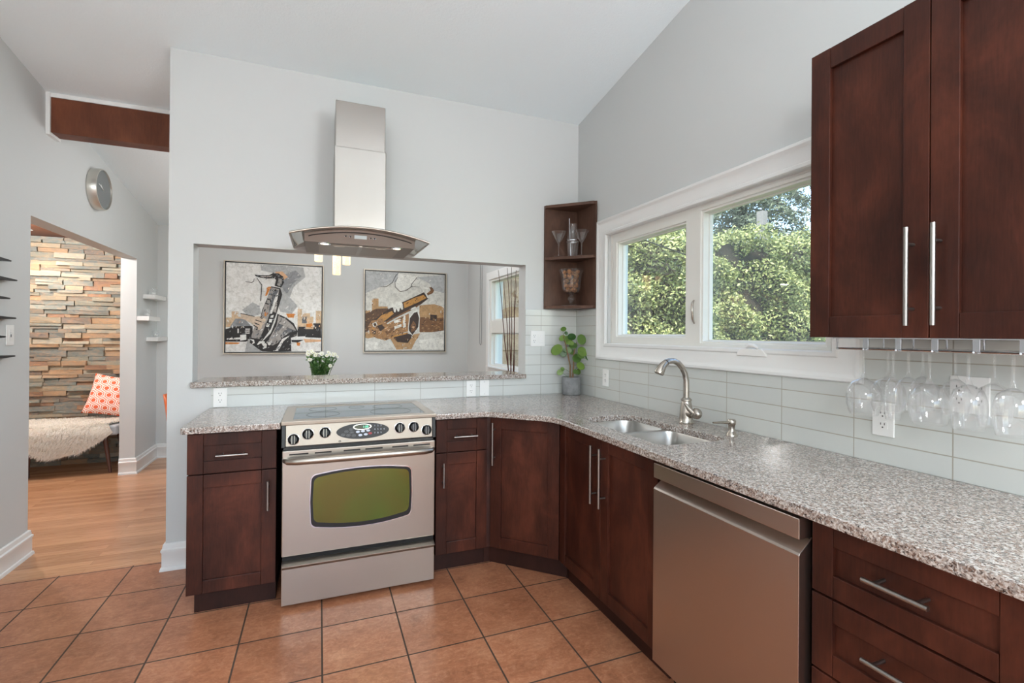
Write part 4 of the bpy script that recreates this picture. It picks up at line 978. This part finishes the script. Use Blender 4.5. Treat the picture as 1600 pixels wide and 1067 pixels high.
for lab, prof, x, ch in (
    ('round-bowled clear wine glass hanging at the front of the rack, nearest the window', GLOBE, -.225, 0),
    ('clear wine glass hanging against the tiles behind the glass nearest the window', GLOBE, -.105, 0),
    ('slim clear champagne flute hanging at the front of the rack', FLUTE, -.232, 1),
    ('clear wine glass hanging second in line right behind the champagne flute', SMALL, -.158, 1),
    ('clear wine glass hanging third in line behind the champagne flute, against the tiles', SMALL, -.085, 1),
    ('round-bowled clear wine glass hanging at the front, right of the champagne flute', GLOBE, -.225, 2),
    ('clear wine glass hanging in front of the wide outlet, behind a round-bowled glass', SMALL, -.10, 2),
    ('tall tulip-shaped clear wine glass at the front, right of the second round-bowled one', TULIP, -.225, 3),
    ('clear wine glass hanging behind the tall tulip-shaped glass', TULIP, -.10, 3),
    ('clear wine glass at the front of the rack, cut by the picture edge', TULIP, -.225, 4)):
    goblet('wine_glass' if prof is not FLUTE else 'champagne_flute', lab, 'glass', x, C[ch], ZF, prof, 'glasses in the stemware rack', flip=True)

# ---------------------------------------------------------------- left wall
def wall_x(y, z, d): return Vector((XL+d, y, z))
ck = thing('wall_clock', 'round clock with grey face and silver rim high on the left wall', 'clock', (XL, 1.395, 2.46))
XC = Matrix.Translation((XL, 1.395, 2.46)) @ Matrix.Rotation(PI/2, 4, 'Y')
MB(M['clockrim']).lathe([(.140, .002), (.158, .002), (.158, .058), (.155, .062), (.149, .062), (.148, .050)], (0, 0, 0), 56, X=XC).build('rim', ck)
fc = MB(M['clockface']).lathe([(0, .05), (.149, .05)], (0, 0, 0), 56, X=XC).build('face', ck)
hm = MB(M['white'])
for an, ln, wd in ((1.05, .055, .004), (1.25, .085, .003)):
    hm.box(-.012, ln, -wd, wd, .052, .054, X=XC @ Matrix.Rotation(PI+an, 4, 'Z'))
hm.build('hands', fc, 0)
for lab, y0, y1, z in (('highest of the three small white candle ledges on the wall past the opening', 2.52, 2.90, 1.728), ('middle of the three small white candle ledges, nearest the opening', 2.345, 2.70, 1.507), ('lowest of the three small white candle ledges on the wall past the opening', 2.63, 2.955, 1.303)):
    l_ = MB(M['white']).box(XL, XL+.10, y0, y1, z-.042, z, bev=.002).build('wall_ledge', None, 30); tag(l_, lab, 'shelf', 'white candle ledges')
    which = lab.split()[0]; y = y0+(y1-y0)*.36
    t = thing('candle_holder', 'clear glass tealight holder on the %s white candle ledge' % which, 'candle holder', (XL+.05, y, z), 'candle holders on the white ledges')
    MB(M['stemware']).lathe(shell([(0, .001), (.034, .001), (.037, .012), (.037, .062)], .006), (XL+.05, y, z), 24).build('cup', t, 50)
    MB(M['white']).lathe([(0, .012), (.019, .012), (.019, .026), (0, .026)], (XL+.05, y, z), 20).build('candle', t, 50)
wr = thing('wall_rack', 'black metal wall rack whose tapered prongs reach in beside the light switch', 'rack', (XL, .06, 1.48))
MB(M['black']).box(XL, XL+.02, .02, .04, 1.15, 1.82, bev=.002).build('upright', wr, 0)
for ye, zz in ((.205, 1.742), (.262, 1.640), (.197, 1.535), (.255, 1.428), (.16, 1.325), (.25, 1.217)):
    MB(M['black']).prism([(.03, zz-.011), (.03, zz+.011), (ye-.01, zz+.004), (ye, zz), (ye-.01, zz-.005)], [], lambda u, v, d: Vector((d, u, v)), XL+.004, XL+.05, bev=.001).build('prong', wr, 0)

# ---------------------------------------------------------------- hall: bench, fleece, cushion, downlight
bn = thing('bench', 'light grey upholstered bench with walnut legs against the stacked stone wall', 'bench', (-4.4, 2.67, 0))
MB(M['greyfabric']).box(-5.25, -3.65, 2.44, 2.90, .36, .455, bev=.02, seg=3).build('seat', bn)
for lx, ly, dx, dy in ((-5.1, 2.50, -.04, -.03), (-4.33, 2.50, 0, -.02), (-3.77, 2.50, .06, -.03), (-5.1, 2.84, -.04, .02), (-3.77, 2.84, .06, .02)):
    MB(M['walnut']).tube([(lx+dx, ly+dy, 0), (lx, ly, .365)], [.013, .022], 12).build('leg', bn)
fl = thing('sheepskin', 'long-haired cream sheepskin throw draped over the bench', 'sheepskin', (-4.4, 2.6, .456))
def fleece_pt(u, v):
    """u along the bench 0..1, v over the top and down the front 0..1"""
    x = -5.05+1.36*u; hang = (.235+.03*math.sin(u*9.0+.6)+.025*math.sin(u*21))*max(.05, min(1, (1.05-u)*4.5)); L1 = .46
    s_ = v*(L1+hang); x += .035*math.sin(v*9+u*4)
    if s_ < L1-.03: return Vector((x, 2.885-s_, .462)), Vector((0, -.1, 1))
    k = s_-(L1-.03)
    if k < .05: a_ = k/.05*PI/2; return Vector((x, 2.885-L1+.03-.032*math.sin(a_), .462-.032*(1-math.cos(a_)))), Vector((0, -math.sin(a_), math.cos(a_)))
    return Vector((x, 2.885-L1+.03-.032-.012, .430-(k-.05))), Vector((0, -1, .05))
m = MB(M['hide']); t = bmesh.new(); nu, nv = 40, 20
g = [[t.verts.new(fleece_pt(i/nu, j/nv)[0]) for j in range(nv+1)] for i in range(nu+1)]
for i in range(nu):
    for j in range(nv): t.faces.new((g[i][j], g[i+1][j], g[i+1][j+1], g[i][j+1]))
m.merge(t).build('hide', fl, 60)
def strands(name, mat, parent, gen, n, seg, w0):
    V = []; F = []
    for _ in range(n):
        pts_ = gen(); k = len(V); sd = Vector((random.uniform(-1, 1), random.uniform(-1, 1), random.uniform(-.3, .3))).normalized()
        for i, p_ in enumerate(pts_):
            ww = w0*(1-i/(len(pts_)-1))**.7; V.append(p_-sd*ww); V.append(p_+sd*ww)
        for i in range(len(pts_)-1): F.append((k+2*i, k+2*i+1, k+2*i+3, k+2*i+2))
    me = bpy.data.meshes.new(name); b = base(parent); me.from_pydata([v_-b for v_ in V], [], F); me.materials.append(mat)
    o = bpy.data.objects.new(name, me); COL.objects.link(o); o.parent = parent; return o
def hair():
    u, v_ = random.random(), random.random()**.8
    p0, nn = fleece_pt(u, v_); d = (nn*.75+Vector((random.uniform(-.5, .5)+.35*math.sin(u*23+v_*7), -.45, random.uniform(-.3, .2)))).normalized(); L_ = random.uniform(.045, .085)
    p1 = p0+d*L_*.5; p2 = p1+(d+Vector((0, -.25, -.75))).normalized()*L_*.5; return [p0, p1, p2]
w_ = strands('wool', M['fleece'], fl, hair, 30000, 2, .003); w_['kind'] = 'stuff'
cu = thing('cushion', 'square cushion with orange and white hexagon pattern leaning on the stone wall', 'cushion', (-3.80, 2.80, .47))
def pillow(parent, X, sz, th, mat, name):
    t = bmesh.new(); n_ = 20; uv = t.loops.layers.uv.new('UVMap'); sides = []
    for sgn in (-1, 1):
        gg = {}
        for i in range(n_+1):
            for j in range(n_+1):
                a_, b_ = 2*i/n_-1, 2*j/n_-1; pin = 1-.07*(1-a_*a_)*abs(b_)**3-.0; pin2 = 1-.07*(1-b_*b_)*abs(a_)**3
                hgt = ((1-abs(a_)**2.6)*(1-abs(b_)**2.6))**.55
                gg[i, j] = t.verts.new(X @ Vector((a_*sz/2*pin2, b_*sz/2*pin, sgn*(th/2*hgt+.002))))
        for i in range(n_):
            for j in range(n_):
                q = [(i, j), (i+1, j), (i+1, j+1), (i, j+1)]
                if sgn < 0: q.reverse()
                f_ = t.faces.new([gg[c_] for c_ in q])
                for lp, c_ in zip(f_.loops, q): lp[uv].uv = (c_[0]/n_, c_[1]/n_)
    bmesh.ops.remove_doubles(t, verts=t.verts, dist=.0045)
    me = bpy.data.meshes.new(name); b = base(parent)
    for v_ in t.verts: v_.co -= b
    t.to_mesh(me); t.free(); me.materials.append(mat); me.polygons.foreach_set('use_smooth', [True]*len(me.polygons))
    o = bpy.data.objects.new(name, me); COL.objects.link(o); o.parent = parent; return o
XCu = Matrix.Translation((-3.80, 2.80, .70)) @ Matrix.Rotation(math.radians(15), 4, 'Y') @ Matrix.Rotation(math.radians(72), 4, 'X') @ Matrix.Rotation(math.radians(4), 4, 'Z')
pillow(cu, XCu, .41, .15, M['hex'], 'cover')
dl = thing('downlight', 'small recessed downlight in the dark hall ceiling, shining on the stone wall', 'light', (-4.42, 2.62, 2.31))
MB([M['white'], M['lamp_glow']]).lathe([(.032, 2.309), (.05, 2.309), (.05, 2.304), (.04, 2.303), (.032, 2.309)], (-4.42, 2.62, 0), 24, 0).lathe([(0, 2.3075), (.034, 2.3075)], (-4.42, 2.62, 0), 20, 1).build('lens', dl)
lamp('downlight_lamp', 'SPOT', (-4.42, 2.62, 2.29), 30, (1, .88, .74), (-4.42, 2.78, 0), spot_size=2.1, spot_blend=.7, shadow_soft_size=.03)

# ---------------------------------------------------------------- dining room
def picture(name, label, x0, x1, z0, z1, layers, dabs):
    t = thing(name, label, 'picture', ((x0+x1)/2, DY, (z0+z1)/2), 'saxophone paintings on the dining room wall')
    MB(M['frame_champ']).sweep(x0, x1, z0, z1, [(0, .0), (0, -.034), (.010, -.034), (.010, -.0)], lambda u, v, d: Vector((u, DY+d, v))).build('frame', t, 30)
    MB(M['black']).sweep(x0+.010, x1-.010, z0+.010, z1-.010, [(0, -.004), (0, -.028), (.011, -.028), (.011, -.004)], lambda u, v, d: Vector((u, DY+d, v))).build('frame_lining', t, 30)
    keys = list(PM); m = MB([PM[k_] for k_ in keys]); a0, a1, b0, b1 = x0+.0225, x1-.0225, z0+.0225, z1-.0225
    m.box(a0, a1, DY-.022, DY-.004, b0, b1, keys.index(layers[0][0]))
    for i, (k_, q) in enumerate(layers[1:]):
        pts_ = [(q[2*j], q[2*j+1]) for j in range(len(q)//2)]
        m.quad([Vector((a0+(a1-a0)*u, DY-.0222-.00012*(i+1), b0+(b1-b0)*v_)) for u, v_ in pts_], keys.index(k_))
    rnd = random.Random(len(layers))
    def inside(pt, q):
        c = False; n_ = len(q)//2
        for i in range(n_):
            xa, ya, xb, yb_ = q[2*i], q[2*i+1], q[2*((i+1) % n_)], q[2*((i+1) % n_)+1]
            if (ya > pt[1]) != (yb_ > pt[1]) and pt[0] < (xb-xa)*(pt[1]-ya)/(yb_-ya)+xa: c = not c
        return c
    lay = len(layers)
    for k_, q in layers[1:]:
        if k_ not in dabs: continue
        us, vs2 = q[0::2], q[1::2]; area = (max(us)-min(us))*(max(vs2)-min(vs2))
        for _ in range(int(area*dabs[k_][0])):
            pt = (rnd.uniform(min(us), max(us)), rnd.uniform(min(vs2), max(vs2)))
            if not inside(pt, q): continue
            an = rnd.gauss(dabs[k_][2], .35); L_ = rnd.uniform(.006, .02); w_ = rnd.uniform(.003, .007); ca_, sa_ = math.cos(an), math.sin(an); ps = []
            for e, f_ in ((-1, -.6), (-.2, -1), (1, -.5), (.8, .7), (0, 1), (-.9, .5)):
                uu = pt[0]+e*L_*ca_-f_*w_*sa_; vv = pt[1]+e*L_*sa_+f_*w_*ca_; ps.append((min(1, max(0, uu)), min(1, max(0, vv))))
            lay += 1
            m.quad([Vector((a0+(a1-a0)*u, DY-.0222-.00012*len(layers)-.000003*lay, b0+(b1-b0)*v_)) for u, v_ in ps], keys.index(rnd.choice(dabs[k_][1])))
    m.build('canvas', t, 0)
picture('saxophone_painting', 'square painting of an upright black and silver saxophone before a skyline', -2.853, -1.81, 1.113, 2.167, SAX_SILVER, dict(silver=(700, ('black', 'grey3', 'white', 'silver', 'grey2'), 1.0), black=(420, ('grey3', 'silver', 'black', 'grey2'), .9), tan=(500, ('peach', 'skin', 'tan2', 'white'), 1.57), grey1=(90, ('grey2', 'white', 'grey1'), .6), grey2=(120, ('grey1', 'grey2', 'white'), .6), orange=(500, ('tan2', 'orange', 'peach'), .2)))
picture('saxophone_painting', 'square painting of a tilted golden brown saxophone before a skyline', -1.349, -.308, 1.118, 2.155, SAX_GOLD, dict(gold2=(800, ('dkbrown', 'brown', 'gold', 'peach', 'brown2', 'tan'), .5), gold=(700, ('brown2', 'gold2', 'tan2', 'brown'), .5), brown=(450, ('dkbrown', 'brown2', 'tan2'), .1), brown2=(520, ('dkbrown', 'gold2', 'brown', 'tan2'), .1), tan2=(280, ('tan', 'gold2', 'brown2', 'grey0'), 1.4), grey1=(80, ('grey0', 'white2', 'grey1'), .5), white2=(60, ('grey0', 'grey1', 'white'), .2), dkbrown=(160, ('brown', 'brown2', 'dkbrown'), .2)))
tb = thing('dining_table', 'dark wood dining table hidden behind the pass-through wall', 'table', (-1.7, 1.5, 0))
MB(M['tablewood']).box(-2.5, -.9, 1.05, 1.95, .715, .75, bev=.004).build('table_top', tb)
for lx in (-2.42, -.98):
    for ly in (1.13, 1.87): MB(M['tablewood']).box(lx-.03, lx+.03, ly-.03, ly+.03, 0, .716, bev=.003).build('leg', tb)
ch = thing('dining_chair', 'orange shell chair just showing past the left end of the kitchen wall', 'chair', (-2.80, 1.5, 0))
t = bmesh.new(); G = []
for i in range(13):
    u = i/12; s_ = u*.86
    if s_ < .40: cx_, cz_ = -2.58-s_, .455-.02*math.sin(u*5)
    else: k_ = (s_-.40)/.46; cx_, cz_ = -2.98-.065*k_, .44+.40*k_
    hw_ = .215*(1-.35*max(0, u-.7)/.3)
    row = []
    for j in range(11):
        v_ = 2*j/10-1; lift = .05*v_**4 if s_ < .4 else 0; back = .05*v_**2 if s_ >= .4 else 0
        row.append(t.verts.new((cx_+back, 1.5+hw_*v_, cz_+lift-(.03*v_**4 if u > .9 else 0))))
    G.append(row)
for a_, b_ in zip(G, G[1:]):
    for j in range(10): t.faces.new((a_[j], a_[j+1], b_[j+1], b_[j]))
bmesh.ops.recalc_face_normals(t, faces=t.faces)
sh = MB(M['orange']).merge(t).build('seat_shell', ch, 70); sm = sh.modifiers.new('thickness', 'SOLIDIFY'); sm.thickness = .012
for lx, ly in ((-2.64, 1.36), (-2.64, 1.64), (-2.92, 1.36), (-2.92, 1.64)):
    MB(M['walnut']).tube([(lx+(.05 if lx > -2.8 else -.05), ly+(.04 if ly > 1.5 else -.04), 0), (lx, ly, .44)], [.011, .016], 10).build('leg', ch)
# pendants
pd = thing('pendant_light', 'three glowing bubble-glass tube pendants hanging over the dining table', 'light', (-1.745, 1.6, ceil_z(1.6)))
MB(M['chrome']).lathe([(0, ceil_z(1.6)-.03), (.13, ceil_z(1.6)-.03), (.135, ceil_z(1.6)-.02), (.135, ceil_z(1.6)+.01)], (-1.745, 1.6, 0), 32).build('canopy', pd)
for qx, qy, zb_ in ((-1.866, 1.6, 2.028), (-1.706, 1.6, 1.912), (-1.618, 1.6, 2.012)):
    t_ = MB(M['bubbleglass']).lathe([(0, zb_), (.032, zb_), (.036, zb_+.005), (.036, zb_+.25), (0, zb_+.25)], (qx, qy, 0), 24).build('glass_tube', pd)
    MB(M['chrome']).tube([(qx, qy, zb_+.25), (qx, qy, zb_+.31)], .022, 16).build('socket', t_)
    MB(M['slot']).tube([(qx, qy, zb_+.31), (qx, qy, ceil_z(1.6)-.02)], .002, 6).build('cord', t_)
# bouquet
bx_, by_ = -1.848, 1.30
bq = thing('bouquet', 'bunch of small white daisies with green stems seen over the granite ledge', 'flowers', (bx_, by_, .75))
MB(M['stemware']).lathe(shell([(0, .001), (.05, .001), (.055, .02), (.07, .24)], .003), (bx_, by_, .75), 28).build('vase', bq, 50)
fs = MB(M['greenstem']); fm = None; heads = []
for i in range(30):
    an = random.uniform(0, 2*PI); rr = math.sqrt(random.uniform(.03, 1))*.16; 
    x, y, z = bx_+rr*math.cos(an)*1.05, by_+rr*math.sin(an)*.8, 1.215-rr*.38+random.uniform(-.03, .015)
    if i > 25: z -= random.uniform(.05, .11); x, y = bx_+(x-bx_)*1.15, y-.03
    heads.append(Vector((x, y, z)))
    b0 = Vector((bx_+random.uniform(-.045, .045), by_+random.uniform(-.04, .04), .80)); mid = b0.lerp(heads[-1], .55)+Vector((0, 0, .03))
    fs.tube([b0, mid, heads[-1]], .0028, 5)
for i in range(520):
    b0 = random.choice(heads).lerp(Vector((bx_, by_, .93)), random.uniform(.12, .9)); d = Vector((random.uniform(-1, 1), random.uniform(-1, .6), random.uniform(-.2, 1.0))).normalized(); L_ = random.uniform(.03, .055); sd = d.orthogonal().normalized()*random.uniform(.006, .011)
    fs.quad([b0, b0+d*L_*.5+sd, b0+d*L_, b0+d*L_*.5-sd])
fs.build('foliage', bq, 60)
for i, hd in enumerate(heads):
    if fm is None:
        m = MB([M['petal'], M['pollen']])
        for q in range(16):
            a_ = 2*PI*q/16; X = Matrix.Rotation(a_, 4, 'Z') @ Matrix.Translation((.013, 0, .002)) @ Matrix.Rotation(-.25, 4, 'Y'); m.ball((0, 0, 0), .0105, 0, 1, .33, .16, 8, X)
        for q in range(10):
            a_ = 2*PI*(q+.5)/10; X = Matrix.Rotation(a_, 4, 'Z') @ Matrix.Translation((.008, 0, .005)) @ Matrix.Rotation(-.6, 4, 'Y'); m.ball((0, 0, 0), .008, 0, 1, .4, .2, 8, X)
        m.ball((0, 0, .005), .0052, 1, 1, 1, .7, 10)
        fm = m.build('flower', bq, 60, local=True); o = fm
    else: o = fm.copy(); COL.objects.link(o); o.parent = bq
    o.location = hd-Vector((bx_, by_, .75)); d = hd-Vector((bx_, by_+.05, 1.02)); d.z *= .7; d.y -= .06
    o.rotation_euler = d.to_track_quat('Z', 'Y').to_euler(); s_ = random.uniform(.68, .88); o.scale = (s_, s_, s_)
# twigs in a floor vase by the dining window
vs_ = thing('floor_vase', 'tall floor vase holding the bare twigs, below the ledge', 'vase', (-.13, 1.02, 0))
MB(M['concrete']).lathe([(0, 0), (.07, 0), (.085, .2), (.075, .5), (.045, .62), (.055, .66), (.05, .66), (.04, .62), (.06, .5), (0, .3)], (-.13, 1.02, 0), 28).build('body', vs_)
for i, (tx, ty, tz) in enumerate(((-.292, 1.0, 1.965), (-.20, .99, 1.99), (-.215, 1.03, 1.86), (-.152, 1.0, 2.0), (-.122, .97, 1.97), (-.10, 1.02, 1.88))):
    b0 = Vector((-.13+random.uniform(-.014, .014), 1.02+random.uniform(-.012, .012), .60)); b1 = Vector((tx, ty, tz)); P = []
    for k_ in range(9):
        f_ = k_/8; q = b0.lerp(b1, f_); q += Vector((math.sin(f_*9+i)*.006, 0, 0)); P.append(q)
    tw = MB(M['twig']).tube(P, [.0055]*4+[.0045, .004, .0035, .003, .0022], 8).build('twig', None); tag(tw, 'tall bare red-brown twig leaning in front of the dining room window', 'twig', 'twigs by the dining room window')
# blind chain
cc = MB(M['greykey']); 
cc.tube([(-.008, 2.36, 2.22), (-.008, 2.36, 1.25), (-.008, 2.37, 1.235), (-.008, 2.395, 1.225), (-.008, 2.42, 1.235), (-.008, 2.43, 1.25), (-.008, 2.43, 2.22)], .0026, 6)
tag(cc.build('blind_chain', None), 'thin looped blind chain hanging beside the dining room window', 'blind chain')

# ---------------------------------------------------------------- garden
MB(M['lawn']).box(.16, 30, -12, 30, -.55, -.5).build('ground', kind='structure')
gw = MB(M['gardenwall']).box(.45, 2.5, 4.3, 4.45, -.5, 2.6).box(.42, 2.53, 4.26, 4.49, 2.6, 2.66).build('garden_wall', None, 0); tag(gw, 'rough tan garden wall outside the dining room window', 'wall'); gw['kind'] = 'structure'
def leaves(name, mat, parent, pts_, size, flat=0, asp=.45):
    n_ = len(pts_); P = np.array(pts_); d = np.random.normal(size=(n_, 3)); d[:, 2] = d[:, 2]*.8+flat; d /= np.linalg.norm(d, axis=1)[:, None]
    e = np.random.normal(size=(n_, 3)); s_ = np.cross(d, e); s_ /= np.linalg.norm(s_, axis=1)[:, None]
    L_ = np.random.uniform(.6, 1.25, (n_, 1))*size
    V = np.stack([P-d*L_*.5, P+s_*L_*asp*.5, P+d*L_*.5, P-s_*L_*asp*.5], 1).reshape(-1, 3)
    b = np.array(base(parent)); me = bpy.data.meshes.new(name)
    me.from_pydata((V-b).tolist(), [], np.arange(n_*4).reshape(-1, 4).tolist()); me.materials.append(mat)
    o = bpy.data.objects.new(name, me); COL.objects.link(o); o.parent = parent; return o
def hedge(label, a_, b_, zt_, th, n_):
    a_ = Vector((*a_, 0)); b_ = Vector((*b_, 0)); d = (b_-a_); L_ = d.length; d.normalize(); nn = Vector((-d.y, d.x, 0))
    if nn.dot(Vector((-1.85, -3.3, 0))-a_) < 0: nn = -nn
    t = thing('cedar_hedge', label, 'hedge', (*((a_+b_)/2).xy, -.5))
    P = []
    for _ in range(n_):
        u = random.random()*L_; z = -.5+(zt_+.5)*random.random(); lump = .16*math.sin(u*3.1+z*1.3)+.12*math.sin(u*7.3+z*4.1)+.09*math.sin(z*9+u*2)
        q = a_+d*u+nn*(lump+random.uniform(-.16, .1)); q.z = z+(.09*math.sin(u*5)+.07*math.sin(u*13+1))*(1 if z > zt_-.4 else 0); P.append(tuple(q))
    for _ in range(n_//9):
        u = random.random()*L_; q = a_+d*u-nn*random.random()*th; q.z = zt_+random.uniform(-.12, .08)+.09*math.sin(u*5)+.07*math.sin(u*13+1); P.append(tuple(q))
    leaves('foliage', M['hedge'], t, P, .066, .25)
    X = face_matrix(a_, d, nn); MB(M['bark']).box(0, L_, -.5, zt_-.12, -th, -.22, X=X).build('inner_branches', t, 0)
hedge('long clipped cedar hedge outside the kitchen window', (1.95, 3.22), (12.6, .90), 3.02, .9, 125000)
tr = thing('spruce_tree', 'grey-green spruce with drooping branches rising behind the hedge', 'tree', (8.2, 6.2, -.5))
MB(M['bark']).tube([(8.2, 6.2, -.5), (8.25, 6.2, 5), (8.2, 6.15, 10)], [.25, .16, .03], 10).build('trunk', tr)
br = MB(M['bark']); P = []
for i in range(120):
    z0 = 1.8+7.2*i/120; an = i*2.399; L_ = (3.4-.30*(z0-1.8))*random.uniform(.75, 1.05); d = Vector((math.cos(an), math.sin(an), 0)); pts_ = []
    for k_ in range(7):
        f_ = k_/6; pts_.append(Vector((8.2, 6.2, z0))+d*L_*f_+Vector((0, 0, .35*f_-1.1*f_*f_)))
    br.tube(pts_, [.03, .026, .02, .016, .012, .008, .004], 5)
    for k_ in range(620):
        f_ = random.uniform(.12, 1); q = Vector((8.2, 6.2, z0))+d*L_*f_+Vector((0, 0, .35*f_-1.1*f_*f_)); w_ = .42*(1.1-f_)
        P.append((q.x+random.gauss(0, w_*.6), q.y+random.gauss(0, w_*.6), q.z-abs(random.gauss(0, .14))))
br.build('branches', tr); leaves('needles', M['spruce'], tr, P, .12, -.3, .3)
pp = MB(M['post']).box(6.06, 6.20, 3.6, 3.74, -.5, 3.79, bev=.008).build('fence_post', None, 0); tag(pp, 'pale square post standing up behind the hedge', 'post')
cb_ = MB(M['slot']).tube([(.17, 2.4, 3.16), (1.2, 2.4, 2.965), (2.18, 2.4, 2.765), (2.7, 2.4, 2.65), (3.165, 2.38, 2.544)], .009, 6).build('cable', None); tag(cb_, 'dark overhead cable sagging across the left window pane outside', 'cable')
